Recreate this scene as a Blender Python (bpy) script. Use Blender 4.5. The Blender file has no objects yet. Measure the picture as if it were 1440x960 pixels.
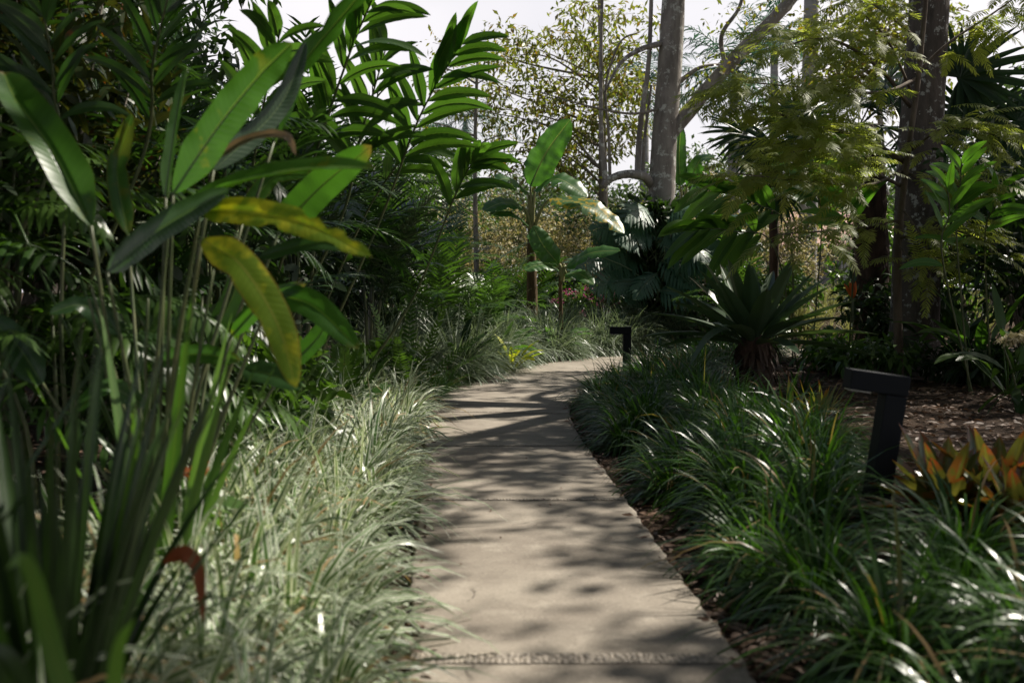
import bpy, bmesh, math, random
import numpy as np
from mathutils import Vector
R = np.random.default_rng(11)
rad = math.radians
SC = bpy.context.scene
COL = SC.collection
# ------------------------------------------------------------------ camera
F, HOR, CH = 1400.0, 411.0, 1.3
PITCH = math.atan((480 - HOR) / F)
cam_d = bpy.data.cameras.new("camera"); cam = bpy.data.objects.new("camera", cam_d); COL.objects.link(cam)
cam_d.sensor_width = 36; cam_d.lens = 35; cam_d.clip_end = 2000; cam_d.clip_start = 0.05
cam.location = (0, 0, CH); cam.rotation_euler = (math.pi / 2 - PITCH, 0, 0)
cam_d.dof.use_dof = True; cam_d.dof.focus_distance = 12.5; cam_d.dof.aperture_fstop = 2.0
SC.camera = cam
_f = np.array([0, math.cos(PITCH), -math.sin(PITCH)]); _u = np.array([0, math.sin(PITCH), math.cos(PITCH)])
def P(px, py, d):
    r = _f + np.array([1., 0, 0]) * (px - 720) / F + _u * (480 - py) / F
    return np.array([0, 0, CH]) + r * (d / r[1])
def px2m(p, d): return p * d / F
# ------------------------------------------------------------------ sun and sky
SUN_EL = rad(50); SUN_H = np.array([0.86, 0.51]); SUN_H = SUN_H / np.linalg.norm(SUN_H)
SUN = np.array([SUN_H[0] * math.cos(SUN_EL), SUN_H[1] * math.cos(SUN_EL), math.sin(SUN_EL)])
sl = bpy.data.lights.new("sun", 'SUN'); so = bpy.data.objects.new("sun", sl); COL.objects.link(so)
sl.energy = 5.0; sl.angle = rad(0.5); sl.color = (1.0, 0.93, 0.82)
so.rotation_euler = Vector(-SUN).to_track_quat('-Z', 'Y').to_euler(); so.location = (20, 20, 30)
W = bpy.data.worlds.new("World"); SC.world = W; W.use_nodes = True
nt = W.node_tree; bg = nt.nodes['Background']
sky = nt.nodes.new('ShaderNodeTexSky'); sky.sky_type = 'NISHITA'; sky.sun_disc = False
sky.sun_elevation = SUN_EL; sky.sun_rotation = math.atan2(SUN_H[0], SUN_H[1])
sky.air_density = 1.0; sky.dust_density = 2.0
tc = nt.nodes.new('ShaderNodeTexCoord'); nz = nt.nodes.new('ShaderNodeTexNoise')
nz.inputs['Scale'].default_value = 2.2; nz.inputs['Detail'].default_value = 5
rmp = nt.nodes.new('ShaderNodeMapRange'); rmp.inputs['From Min'].default_value = 0.3; rmp.inputs['From Max'].default_value = 0.62
rmp.inputs['To Min'].default_value = 0.72; rmp.inputs['To Max'].default_value = 0.98
mx = nt.nodes.new('ShaderNodeMix'); mx.data_type = 'RGBA'
nt.links.new(tc.outputs['Generated'], nz.inputs['Vector']); nt.links.new(nz.outputs['Fac'], rmp.inputs['Value'])
sxy = nt.nodes.new('ShaderNodeSeparateXYZ'); nt.links.new(tc.outputs['Generated'], sxy.inputs[0])
zr = nt.nodes.new('ShaderNodeMapRange'); zr.interpolation_type = 'SMOOTHSTEP'; nt.links.new(sxy.outputs['Z'], zr.inputs['Value'])
zr.inputs['From Min'].default_value = .26; zr.inputs['From Max'].default_value = .42; zr.inputs['To Min'].default_value = 1.; zr.inputs['To Max'].default_value = .04   # cloud bank low down, clearer overhead
mu = nt.nodes.new('ShaderNodeMath'); mu.operation = 'MULTIPLY'; nt.links.new(zr.outputs['Result'], mu.inputs[0]); nt.links.new(rmp.outputs['Result'], mu.inputs[1])
nt.links.new(mu.outputs[0], mx.inputs['Factor']); nt.links.new(sky.outputs['Color'], mx.inputs['A'])
mx.inputs['B'].default_value = (13.2, 12.7, 13.0, 1)      # thin bright cloud veil
nt.links.new(mx.outputs['Result'], bg.inputs['Color']); bg.inputs['Strength'].default_value = 0.050
vs = SC.view_settings; vs.view_transform = 'Standard'; vs.look = 'None'; vs.gamma = 1; vs.exposure = 0.72
vs.use_curve_mapping = False
cy = SC.cycles; cy.use_denoising = True; cy.max_bounces = 7; cy.diffuse_bounces = 3; cy.glossy_bounces = 2
cy.transmission_bounces = 4; cy.sample_clamp_indirect = 4; cy.caustics_reflective = False; cy.caustics_refractive = False
# ------------------------------------------------------------------ mesh helpers
def nrm(a): return a / (np.linalg.norm(a, axis=-1, keepdims=True) + 1e-9)
def orth(n, d):
    n = n - d * np.sum(n * d, -1, keepdims=True)
    bad = np.linalg.norm(n, axis=-1) < 1e-4
    if bad.any(): n[bad] = np.cross(d[bad], np.array([0.3, 0.9, 0.1]))
    return nrm(n)
PROF = {
 'grass': lambda t: np.clip(0.55 + 1.5 * t, 0, 1) * np.clip(1 - t ** 2.2, 0, 1) ** .8,
 'leaf': lambda t: np.sin(np.pi * np.clip(t, 0, 1) ** .75) ** .85,
 'strap': lambda t: np.clip(1 - t ** 3, 0, 1) * np.clip(.7 + t, 0, 1),
 'paddle': lambda t: np.clip(t * 5.5, 0, 1) ** .6 * np.clip(1 - t ** 4.5, 0, 1) ** .6,
 'lance': lambda t: np.clip(t * 3.2, 0, 1) ** .7 * np.clip(1 - t ** 2.6, 0, 1) ** .75,
 'pinna': lambda t: np.clip(.5 + 2.5 * t, 0, 1) * np.clip(1 - t ** 2.5, 0, 1) ** .8,
}
def bc(x, n): return np.broadcast_to(np.asarray(x, float), (n,)).copy()
class MB:
    def __init__(s): s.V = []; s.Fq = []; s.A = []; s.n = 0
    def add(s, V, Fq, A):
        V = np.asarray(V, float).reshape(-1, 3); s.V.append(V); s.Fq.append(np.asarray(Fq, np.int64).reshape(-1, 4) + s.n)
        s.A.append(np.asarray(A, float).reshape(-1, 3)); s.n += len(V); return s
    def strips(s, B, D, N, L, Wd, seg=4, m=1, droop=0., curl=0., fold=0., prof='leaf', rnd=None, wave=0.):
        B = np.atleast_2d(np.asarray(B, float)); n = len(B)
        D = nrm(np.broadcast_to(np.asarray(D, float), (n, 3)).copy()); N = np.broadcast_to(np.asarray(N, float), (n, 3)).copy()
        L = bc(L, n); Wd = bc(Wd, n); droop = bc(droop, n); curl = bc(curl, n); fold = bc(fold, n)
        rnd = R.random(n) if rnd is None else bc(rnd, n)
        pos = B.copy(); d = D; nn = orth(N, d); pf = PROF[prof]
        V = np.zeros((n, seg + 1, m + 1, 3)); A = np.zeros((n, seg + 1, m + 1, 3)); ph = R.random(n) * 6.28
        for k in range(seg + 1):
            t = k / seg; w = Wd * max(float(pf(np.array(t))), .03); l = np.cross(d, nn)
            for j in range(m + 1):
                v = -1 + 2 * j / m
                off = l * (v * w / 2 * np.cos(fold))[:, None] + nn * (abs(v) * w / 2 * np.sin(fold))[:, None]
                if wave: off = off + nn * (np.sin(t * 14 + ph + v * 2) * wave * w * abs(v))[:, None]
                V[:, k, j] = pos + off; A[:, k, j, 0] = t; A[:, k, j, 1] = v * .5 + .5; A[:, k, j, 2] = rnd
            d = d + (droop / seg)[:, None] * np.array([0, 0, -1.]) + (curl / seg)[:, None] * nn
            d = nrm(d); nn = orth(nn, d); pos = pos + d * (L / seg)[:, None]
        st = (m + 1) * (seg + 1); q = []
        for k in range(seg):
            for j in range(m):
                a = k * (m + 1) + j; q.append((a, a + 1, a + m + 2, a + m + 1))
        Q = (np.arange(n)[:, None, None] * st + np.array(q)[None]).reshape(-1, 4)
        return s.add(V, Q, A)
    def path(s, B, D, N, L, steps, droop, curl=0.):
        """one curve walked the way strips walk: points, directions, normals"""
        d = nrm(np.asarray(D, float)[None])[0]; nn = orth(np.asarray(N, float)[None], d[None])[0]; p = np.asarray(B, float).copy()
        ps, ds, ns = [], [], []
        for k in range(steps + 1):
            ps.append(p.copy()); ds.append(d.copy()); ns.append(nn.copy())
            d = nrm((d + droop / steps * np.array([0, 0, -1.]) + curl / steps * nn)[None])[0]; nn = orth(nn[None], d[None])[0]
            p = p + d * L / steps
        return np.array(ps), np.array(ds), np.array(ns)
    def tube(s, pts, r, sides=6, rnd=.5, rough=0.):
        pts = np.asarray(pts, float); k = len(pts); r = bc(r, k)
        d = nrm(np.gradient(pts, axis=0)); ref = np.array([1., 0.13, 0.05]) if abs(d[0][0]) < .8 else np.array([0, 0.1, 1.])
        l = orth(np.broadcast_to(ref, (k, 3)).copy(), d); b = np.cross(d, l)
        a = np.arange(sides) / sides * 2 * np.pi
        rr = r[:, None] * (1 + rough * (R.random((k, sides)) - .5))
        V = pts[:, None] + l[:, None] * (np.cos(a)[None] * rr)[..., None] + b[:, None] * (np.sin(a)[None] * rr)[..., None]
        V = np.concatenate([V, np.broadcast_to(pts[-1:, None] + d[-1:, None] * r[-1] * .3, (1, sides, 3))], 0)
        A = np.zeros((k + 1, sides, 3)); A[..., 0] = np.linspace(0, 1, k + 1)[:, None]; A[..., 1] = .5; A[..., 2] = rnd
        q = [(i * sides + j, i * sides + (j + 1) % sides, (i + 1) * sides + (j + 1) % sides, (i + 1) * sides + j) for i in range(k) for j in range(sides)]
        return s.add(V, q, A)
    def lamina(s, pts, Wd, nh, seg=26, m=8, fold=.25, sag=.25, prof='paddle', wave=.04, notch=(), rnd=None, rib=.006, sidebend=0.):
        """a broad single leaf along a smooth curve through pts"""
        c = spline(pts, seg); d = nrm(np.gradient(c, axis=0)); nn = orth(np.broadcast_to(np.asarray(nh, float), c.shape).copy(), d); l = np.cross(d, nn)
        rnd = R.random() if rnd is None else rnd; ph = R.random() * 6
        V = np.zeros((seg + 1, m + 1, 3)); A = np.zeros((seg + 1, m + 1, 3))
        for k in range(seg + 1):
            t = k / seg; w = Wd * max(float(PROF[prof](np.array(t))), .02)
            for j in range(m + 1):
                v = -1 + 2 * j / m; x = v
                for (tn, side, dep) in notch:
                    if side * v > 0: x = x * (1 - dep * max(0, 1 - abs(t - tn) * seg * .55))
                z = fold * abs(x) - sag * x * x + wave * abs(x) * (np.sin(t * 21 + ph + v) + .6 * np.sin(t * 47 + 2 * ph))
                V[k, j] = c[k] + l[k] * (x * w / 2) + nn[k] * (z * w / 2)
                A[k, j] = (t, v * .5 + .5, rnd)
        q = [(k * (m + 1) + j, k * (m + 1) + j + 1, (k + 1) * (m + 1) + j + 1, (k + 1) * (m + 1) + j) for k in range(seg) for j in range(m)]
        s.add(V, q, A)
        if rib: s.tube(c - nn * rib * .8, np.linspace(rib, rib * .25, seg + 1), 5, rnd)
        return s
    def pinnate(s, B, D, N, L, droop, pairs, lL, lW, ang=1.0, ldroop=.5, t0=.12, lift=.25, lseg=3, rib=.006, curl=0., jit=.08, prof='pinna', taper=.55, rnd=None, fold=0., lm=1):
        rnd = R.random() if rnd is None else rnd
        ps, ds, ns = s.path(B, D, N, L, pairs, droop, curl)
        s.tube(ps, np.linspace(rib, rib * .3, len(ps)), 4, rnd)
        t = np.linspace(0, 1, len(ps)); k = t >= t0
        for sg in (-1, 1):
            p, d, n_, tt = ps[k], ds[k], ns[k], t[k]; l = np.cross(d, n_) * sg; m = len(p)
            a = ang * (1 - .45 * tt) + R.normal(0, jit, m)
            dd = d * np.cos(a)[:, None] + l * np.sin(a)[:, None] + n_ * (lift + R.normal(0, jit, m))[:, None]
            sh = np.clip((tt - t0) / .22 + .45, 0, 1) * (1 - taper * np.clip((tt - .45) / .55, 0, 1) ** 1.3)
            s.strips(p, dd, n_, lL * sh * (1 + R.normal(0, .05, m)), lW, seg=lseg, m=lm, droop=ldroop, prof=prof, rnd=np.clip(rnd + R.normal(0, .1, m), 0, 1), fold=fold)
        return s
    def fan(s, hub, D, N, rad_, n=34, spread=2.6, wd=.05, droop=.35, rnd=None):
        D = nrm(np.asarray(D, float)[None])[0]; N = orth(np.asarray(N, float)[None], D[None])[0]; l = np.cross(D, N)
        a = np.linspace(-spread, spread, n); dd = D * np.cos(a)[:, None] + l * np.sin(a)[:, None] + N * (.12 * np.cos(np.arange(n) * 2.1))[:, None]
        s.strips(np.broadcast_to(hub, (n, 3)), dd, N, rad_ * (1 - .25 * np.abs(a) / spread) * (1 + R.normal(0, .04, n)), wd, seg=5, m=2, droop=droop, fold=.5, prof='lance',
                 rnd=(R.random() if rnd is None else rnd) + np.zeros(n))
        return s
    def leaves(s, C, per, radius, L, Wd, squash=.7, droop=.5, up=.8, seg=2, out=.6, prof='leaf', lj=.25, m=1):
        C = np.atleast_2d(C); n = len(C) * per
        u = nrm(R.normal(size=(n, 3))); rr = R.random(n) ** .5
        radius = np.repeat(bc(radius, len(C)), per)
        off = u * (rr * radius)[:, None] * np.array([1, 1, squash])
        D = u * out + R.normal(size=(n, 3)) * .5 + np.array([0, 0, -.1]); N = np.array([0, 0, up]) + R.normal(size=(n, 3)) * .5
        rnd = np.clip(np.repeat(R.random(len(C)), per) * .6 + R.random(n) * .4, 0, 1)
        return s.strips(np.repeat(C, per, 0) + off, D, N, L * (1 + R.normal(0, lj, n)).clip(.4, 1.8), Wd * (1 + R.normal(0, lj, n)).clip(.4, 1.8), seg=seg, droop=droop, prof=prof, rnd=rnd, m=m)
    def build(s, name, mat, parent=None, origin=None, smooth=True):
        V = np.concatenate(s.V); Q = np.concatenate(s.Fq); A = np.concatenate(s.A)
        if origin is not None: V = V - np.asarray(origin, float)
        me = bpy.data.meshes.new(name); me.vertices.add(len(V)); me.vertices.foreach_set('co', V.astype(np.float32).ravel())
        me.loops.add(Q.size); me.loops.foreach_set('vertex_index', Q.astype(np.int32).ravel())
        me.polygons.add(len(Q)); me.polygons.foreach_set('loop_start', np.arange(0, Q.size, 4, dtype=np.int32))
        me.polygons.foreach_set('use_smooth', np.full(len(Q), smooth))
        me.update(calc_edges=True)
        at = me.attributes.new('lc', 'FLOAT_COLOR', 'POINT')
        at.data.foreach_set('color', np.concatenate([A, np.ones((len(A), 1))], 1).astype(np.float32).ravel())
        me.materials.append(mat)
        return link(name, me, parent)
def link(name, me, parent=None):
    o = bpy.data.objects.new(name, me); COL.objects.link(o)
    if parent is not None: o.parent = parent
    return o
def spline(pts, seg):
    p = np.asarray(pts, float)
    if len(p) == 2: p = np.array([p[0], (p[0] + p[1]) / 2, p[1]])
    q = np.concatenate([[2 * p[0] - p[1]], p, [2 * p[-1] - p[-2]]]); out = []
    n = len(p) - 1
    for i in range(seg + 1):
        x = i / seg * n; k = min(int(x), n - 1); t = x - k; a, b, c, d = q[k:k + 4]
        out.append(.5 * (2 * b + (c - a) * t + (2 * a - 5 * b + 4 * c - d) * t * t + (3 * b - a - 3 * c + d) * t ** 3))
    return np.array(out)
def tag(o, label=None, cat=None, group=None, kind=None):
    if label: o['label'] = label
    if cat: o['category'] = cat
    if group: o['group'] = group
    if kind: o['kind'] = kind
    return o
def thing(name, loc, label, cat, group=None):
    o = bpy.data.objects.new(name, None); COL.objects.link(o); o.location = tuple(loc); o.empty_display_size = .2
    return tag(o, label, cat, group)
KIDS = {}
def dup(root, loc, rz=0., sc=1., label=None, group=None):
    r = root.copy(); COL.objects.link(r); r.location = tuple(loc); r.rotation_euler = (0, 0, rz); r.scale = (sc,) * 3
    if label: r['label'] = label
    if group: r['group'] = group
    for ch in [o for o in COL.objects if o.parent == root]:
        c = ch.copy(); COL.objects.link(c); c.parent = r
    return r
def bm_obj(name, bm, mat, parent=None, smooth=False):
    me = bpy.data.meshes.new(name); bm.to_mesh(me); bm.free(); me.materials.append(mat)
    if smooth:
        for p in me.polygons: p.use_smooth = True
    return link(name, me, parent)
def box(bm, x0, y0, z0, x1, y1, z1, bev=0.):
    r = bmesh.ops.create_cube(bm, size=1.); vs_ = r['verts']
    for v in vs_:
        v.co = Vector((x0 + (v.co.x + .5) * (x1 - x0), y0 + (v.co.y + .5) * (y1 - y0), z0 + (v.co.z + .5) * (z1 - z0)))
    if bev:
        es = list({e for v in vs_ for e in v.link_edges}); bmesh.ops.bevel(bm, geom=es, offset=bev, segments=2, affect='EDGES', profile=.6)
# ------------------------------------------------------------------ materials
class NT:
    def __init__(s, name):
        s.m = bpy.data.materials.new(name); s.m.use_nodes = True; s.t = s.m.node_tree; s.p = s.t.nodes['Principled BSDF']; s.out = s.t.nodes['Material Output']
    def n(s, typ, **kw):
        x = s.t.nodes.new(typ)
        for k, v in kw.items(): setattr(x, k, v)
        return x
    def l(s, a, b): s.t.links.new(a, b)
    def put(s, sock, v):
        if hasattr(v, 'is_output'): s.l(v, sock)
        elif isinstance(v, (tuple, list)): sock.default_value = tuple(v) + ((1,) if len(v) == 3 else ())
        else: sock.default_value = v
    def mix(s, f, a, b, mode='MIX'):
        x = s.n('ShaderNodeMix', data_type='RGBA', blend_type=mode); s.put(x.inputs['Factor'], f); s.put(x.inputs['A'], a); s.put(x.inputs['B'], b); return x.outputs['Result']
    def math(s, op, a, b=0., c=0.):
        x = s.n('ShaderNodeMath', operation=op); s.put(x.inputs[0], a); s.put(x.inputs[1], b); s.put(x.inputs[2], c); return x.outputs[0]
    def step(s, v, a, b, lo=0., hi=1.):
        x = s.n('ShaderNodeMapRange', interpolation_type='SMOOTHSTEP'); s.put(x.inputs['Value'], v)
        x.inputs['From Min'].default_value = a; x.inputs['From Max'].default_value = b; x.inputs['To Min'].default_value = lo; x.inputs['To Max'].default_value = hi; return x.outputs['Result']
    def noise(s, scale, detail=4, vec=None, rough=.55):
        x = s.n('ShaderNodeTexNoise'); x.inputs['Scale'].default_value = scale; x.inputs['Detail'].default_value = detail; x.inputs['Roughness'].default_value = rough
        if vec is not None: s.l(vec, x.inputs['Vector'])
        return x.outputs['Fac']
    def obj(s): return s.n('ShaderNodeTexCoord').outputs['Object']
    def bump(s, h, strength=.3, dist=.01):
        x = s.n('ShaderNodeBump'); x.inputs['Strength'].default_value = strength; x.inputs['Distance'].default_value = dist; s.l(h, x.inputs['Height']); s.l(x.outputs['Normal'], s.p.inputs['Normal']); return x.outputs['Normal']
def leaf_mat(name, c1, c2, mid=None, edge=None, tip=None, blotch=None, rough=.38, tr=.35, spec=.5, vein=0., trc=(1.5, 1.75, .55), edge_at=(.5, .75), tipr=(.75, 1.05), blr=(.55, .7), midw=.06, dead=None):
    k = NT(name); at = k.n('ShaderNodeAttribute', attribute_name='lc'); sp = k.n('ShaderNodeSeparateColor'); k.l(at.outputs['Color'], sp.inputs['Color'])
    u, v, r = sp.outputs[0], sp.outputs[1], sp.outputs[2]
    oc = k.obj(); ns = k.noise(6., 3, oc)
    col = k.mix(k.math('ADD', k.math('MULTIPLY', r, .75), k.math('MULTIPLY', ns, .35)), c1, c2)
    av = k.math('MULTIPLY', k.math('ABSOLUTE', k.math('SUBTRACT', v, .5)), 2.)
    if blotch: col = k.mix(k.step(k.math('ADD', k.noise(9., 4, oc), k.math('MULTIPLY', r, .12)), *blr), col, blotch)
    if tip: col = k.mix(k.step(k.math('ADD', u, k.math('MULTIPLY', k.math('SUBTRACT', ns, .5), .5)), *tipr), col, tip)
    if edge: col = k.mix(k.step(k.math('ADD', av, k.math('MULTIPLY', k.math('SUBTRACT', r, .5), .3)), *edge_at), col, edge)
    if dead: col = k.mix(k.step(r, .945, .96), col, dead)
    if vein:
        w = k.math('SINE', k.math('ADD', k.math('MULTIPLY', u, vein), k.math('MULTIPLY', av, -vein * .05)))
        col = k.mix(k.math('MULTIPLY', k.step(w, .0, 1.), .10), col, k.mix(1., col, (1.7, 1.6, 1.4), 'MULTIPLY'))
        k.bump(w, .10, .003)
    if mid: col = k.mix(k.step(av, midw * .5, midw, 1., 0.), col, mid)
    k.l(col, k.p.inputs['Base Color']); k.p.inputs['Roughness'].default_value = rough; k.p.inputs['Specular IOR Level'].default_value = spec
    t = k.n('ShaderNodeBsdfTranslucent'); k.l(k.mix(1., col, trc, 'MULTIPLY'), t.inputs['Color'])
    ms = k.n('ShaderNodeMixShader'); ms.inputs[0].default_value = tr; k.l(k.p.outputs[0], ms.inputs[1]); k.l(t.outputs[0], ms.inputs[2]); k.l(ms.outputs[0], k.out.inputs['Surface'])
    return k.m
def bark_mat(name, c1, c2, lichen=None, scale=6., stretch=.25, bump=.7, lr=(.6, .68), rings=0.):
    k = NT(name); mp = k.n('ShaderNodeMapping'); k.l(k.obj(), mp.inputs['Vector']); mp.inputs['Scale'].default_value = (1, 1, stretch)
    n1 = k.noise(scale, 6, mp.outputs['Vector'], .65); n2 = k.noise(scale * 4, 4, mp.outputs['Vector'])
    col = k.mix(k.step(n1, .35, .65), c1, c2); col = k.mix(k.math('MULTIPLY', n2, .35), col, k.mix(1., col, (.45, .42, .4), 'MULTIPLY'))
    if lichen: col = k.mix(k.step(k.noise(scale * 1.3, 5, k.obj(), .7), *lr), col, lichen)
    k.l(col, k.p.inputs['Base Color']); k.p.inputs['Roughness'].default_value = .88; k.p.inputs['Specular IOR Level'].default_value = .25
    k.bump(k.math('ADD', n1, k.math('MULTIPLY', n2, .5)), bump, .03); return k.m
def plain(name, c, rough=.5, metal=0., nscale=0., c2=None, bump=0.):
    k = NT(name); k.p.inputs['Roughness'].default_value = rough; k.p.inputs['Metallic'].default_value = metal
    if nscale:
        n = k.noise(nscale, 5, k.obj()); k.l(k.mix(k.step(n, .35, .65), c, c2 or c), k.p.inputs['Base Color'])
        if bump: k.bump(n, bump, .01)
    else: k.p.inputs['Base Color'].default_value = tuple(c) + (1,)
    return k.m
M = {}
M['heliconia'] = leaf_mat('heliconia_green', (.030, .085, .016), (.055, .13, .022), mid=(.16, .24, .06), vein=190, rough=.33, tr=.52, tip=(.16, .11, .04), tipr=(.93, 1.08), blotch=(.11, .14, .02), blr=(.66, .74), edge=(.10, .12, .02), edge_at=(.93, 1.12))
M['helidark'] = leaf_mat('heliconia_dark_green', (.02, .055, .016), (.035, .08, .022), mid=(.10, .16, .05), vein=190, rough=.36, tr=.28)
M['heliyel'] = leaf_mat('heliconia_yellowing', (.36, .39, .028), (.45, .43, .035), mid=(.3, .32, .06), edge=(.22, .12, .02), edge_at=(.95, 1.15), vein=190, blotch=(.14, .22, .02), blr=(.45, .62), rough=.42, tr=.55, trc=(1.5, 1.55, .5))
M['dry'] = leaf_mat('dry_leaf', (.16, .125, .085), (.27, .22, .15), rough=.7, tr=.25, trc=(1.2, 1, .7))
M['rust'] = leaf_mat('rusty_dead_leaf', (.22, .06, .025), (.3, .1, .04), rough=.6, tr=.3, trc=(1.3, 1, .7))
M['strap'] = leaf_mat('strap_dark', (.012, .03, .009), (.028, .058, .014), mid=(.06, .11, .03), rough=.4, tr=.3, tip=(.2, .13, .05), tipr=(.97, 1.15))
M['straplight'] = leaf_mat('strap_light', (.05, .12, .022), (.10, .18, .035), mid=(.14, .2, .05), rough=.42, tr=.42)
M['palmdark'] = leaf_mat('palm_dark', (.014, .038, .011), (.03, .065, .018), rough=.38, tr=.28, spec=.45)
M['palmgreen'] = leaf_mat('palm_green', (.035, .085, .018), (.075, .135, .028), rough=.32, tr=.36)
M['palmblue'] = leaf_mat('palm_blue_green', (.035, .085, .065), (.06, .12, .09), rough=.4, tr=.3, trc=(1.2, 1.5, 1.))
M['palmolive'] = leaf_mat('palm_olive', (.09, .10, .025), (.16, .15, .04), rough=.35, tr=.35, tip=(.2, .12, .05))
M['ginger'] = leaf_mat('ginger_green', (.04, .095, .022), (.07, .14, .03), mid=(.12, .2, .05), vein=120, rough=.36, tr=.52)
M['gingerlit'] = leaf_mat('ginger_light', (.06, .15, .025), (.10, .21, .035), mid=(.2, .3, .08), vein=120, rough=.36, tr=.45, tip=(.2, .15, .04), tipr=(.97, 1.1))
M['croton'] = leaf_mat('croton_mixed', (.022, .048, .014), (.055, .08, .02), mid=(.10, .09, .03), blotch=(.26, .07, .015), blr=(.68, .78), rough=.42, tr=.35, trc=(1.6, 1.2, .5))
M['shrub'] = leaf_mat('shrub_dark', (.014, .034, .010), (.032, .062, .016), rough=.45, tr=.28, spec=.35)
M['shrubmid'] = leaf_mat('shrub_mid', (.04, .085, .02), (.08, .14, .03), rough=.38, tr=.35)
M['yellowtree'] = leaf_mat('yellow_green_leaf', (.11, .14, .028), (.20, .19, .05), rough=.45, tr=.42, blotch=(.22, .11, .03), blr=(.62, .7))
M['tan'] = leaf_mat('tan_dry_leaf', (.40, .34, .19), (.56, .47, .27), rough=.6, tr=.3, trc=(1.2, 1.15, .8), blotch=(.13, .15, .04), blr=(.5, .6))
M['far'] = leaf_mat('far_tree_leaf', (.05, .09, .04), (.09, .13, .05), rough=.5, tr=.3)
M['feather'] = leaf_mat('feathery_leaf', (.16, .21, .05), (.28, .30, .09), rough=.5, tr=.6, trc=(1.9, 1.95, .8))
M['crown'] = leaf_mat('canopy_leaf', (.035, .07, .02), (.06, .1, .025), rough=.45, tr=.22)
M['banana'] = leaf_mat('banana_green', (.045, .12, .03), (.075, .17, .045), mid=(.22, .28, .1), vein=170, rough=.36, tr=.42)
M['bananaold'] = leaf_mat('banana_yellowing', (.05, .12, .045), (.08, .16, .06), mid=(.25, .28, .1), vein=170, rough=.36, tr=.35, blotch=(.42, .3, .03), blr=(.62, .68))
M['monstera'] = leaf_mat('philodendron_leaf', (.035, .095, .055), (.06, .135, .08), mid=(.14, .2, .12), rough=.33, tr=.25, spec=.6)
M['bromeliad'] = leaf_mat('giant_bromeliad_leaf', (.042, .082, .042), (.085, .125, .072), rough=.33, tr=.18, edge=(.04, .05, .03), edge_at=(.9, 1.2), tip=(.07, .05, .035), tipr=(.9, 1.15))
M['bromorange'] = leaf_mat('orange_bromeliad_leaf', (.095, .055, .018), (.19, .08, .02), mid=(.10, .12, .03), tip=(.28, .045, .022), tipr=(.84, 1.1), blotch=(.07, .09, .022), blr=(.48, .6), rough=.25, tr=.35, trc=(1.4, 1.1, .6), spec=.7, midw=.3)
M['bromsmall'] = leaf_mat('olive_bromeliad_leaf', (.10, .12, .03), (.17, .14, .05), rough=.35, tr=.35, tip=(.22, .07, .03), tipr=(.75, 1.0))
M['grassleft'] = leaf_mat('variegated_grass', (.055, .125, .028), (.13, .22, .055), edge=(.76, .77, .67), edge_at=(.46, .74), dead=(.38, .26, .13), rough=.34, tr=.3, trc=(1.15, 1.2, .8), spec=.5, tip=(.4, .33, .2), tipr=(1.02, 1.2))
M['grassright'] = leaf_mat('dark_border_grass', (.022, .060, .011), (.052, .115, .020), rough=.3, tr=.36, spec=.45, dead=(.26, .18, .09), tip=(.2, .15, .07), tipr=(1.05, 1.25))
M['grassback'] = leaf_mat('grey_green_grass', (.028, .065, .026), (.065, .11, .05), edge=(.36, .40, .29), edge_at=(.45, .85), rough=.36, tr=.3, spec=.5, trc=(1.2, 1.3, .8))
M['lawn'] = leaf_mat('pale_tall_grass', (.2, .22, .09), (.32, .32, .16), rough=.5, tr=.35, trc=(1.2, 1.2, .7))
M['stem'] = plain('green_cane', (.06, .085, .03), .5, 0, 8., (.11, .12, .05))
M['stemdark'] = plain('dark_cane', (.035, .035, .02), .55, 0, 8., (.06, .055, .03))
M['stemyel'] = plain('yellow_petiole', (.17, .18, .06), .45, 0, 8., (.22, .2, .08))
M['bark'] = bark_mat('grey_bark', (.17, .15, .135), (.34, .31, .28), lichen=(.5, .5, .46), scale=4., lr=(.55, .63))
M['barkdark'] = bark_mat('dark_lichened_bark', (.06, .05, .042), (.12, .10, .085), lichen=(.34, .34, .31), scale=6.5, lr=(.56, .61))
M['barkbrown'] = bark_mat('fibrous_dark_bark', (.035, .022, .015), (.08, .05, .035), scale=9., bump=1.)
M['barkthin'] = bark_mat('thin_branch_bark', (.17, .15, .125), (.30, .27, .23), scale=9.)
M['barksap'] = bark_mat('sapling_bark', (.08, .06, .045), (.15, .12, .09), scale=9.)
M['barkpalm'] = bark_mat('palm_trunk_bark', (.24, .23, .22), (.36, .35, .33), scale=3., stretch=2.5, bump=.4)
M['bananastem'] = bark_mat('banana_stem_bark', (.07, .045, .025), (.16, .11, .05), scale=8., stretch=.15, bump=.6)
M['black'] = plain('black_powder_coat', (.006, .008, .011), .7, 0., 60., (.006, .008, .011), .05); M['black'].node_tree.nodes['Principled BSDF'].inputs['Specular IOR Level'].default_value = .22
M['flower'] = leaf_mat('magenta_petal', (.38, .04, .16), (.5, .1, .28), rough=.5, tr=.4, trc=(1.2, .9, 1.1))
M['redflower'] = leaf_mat('red_bract', (.42, .07, .02), (.5, .16, .03), rough=.4, tr=.3, trc=(1.2, .8, .6))
M['monstera'].node_tree.nodes['Principled BSDF'].inputs['Roughness'].default_value = .42
M['cream'] = leaf_mat('cream_flower', (.5, .44, .26), (.62, .55, .36), rough=.6, tr=.3, trc=(1.1, 1.1, .9))
M['skirt'] = leaf_mat('brown_dead_leaf', (.035, .02, .012), (.07, .042, .024), rough=.7, tr=.15, trc=(1.1, 1, .8))
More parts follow.
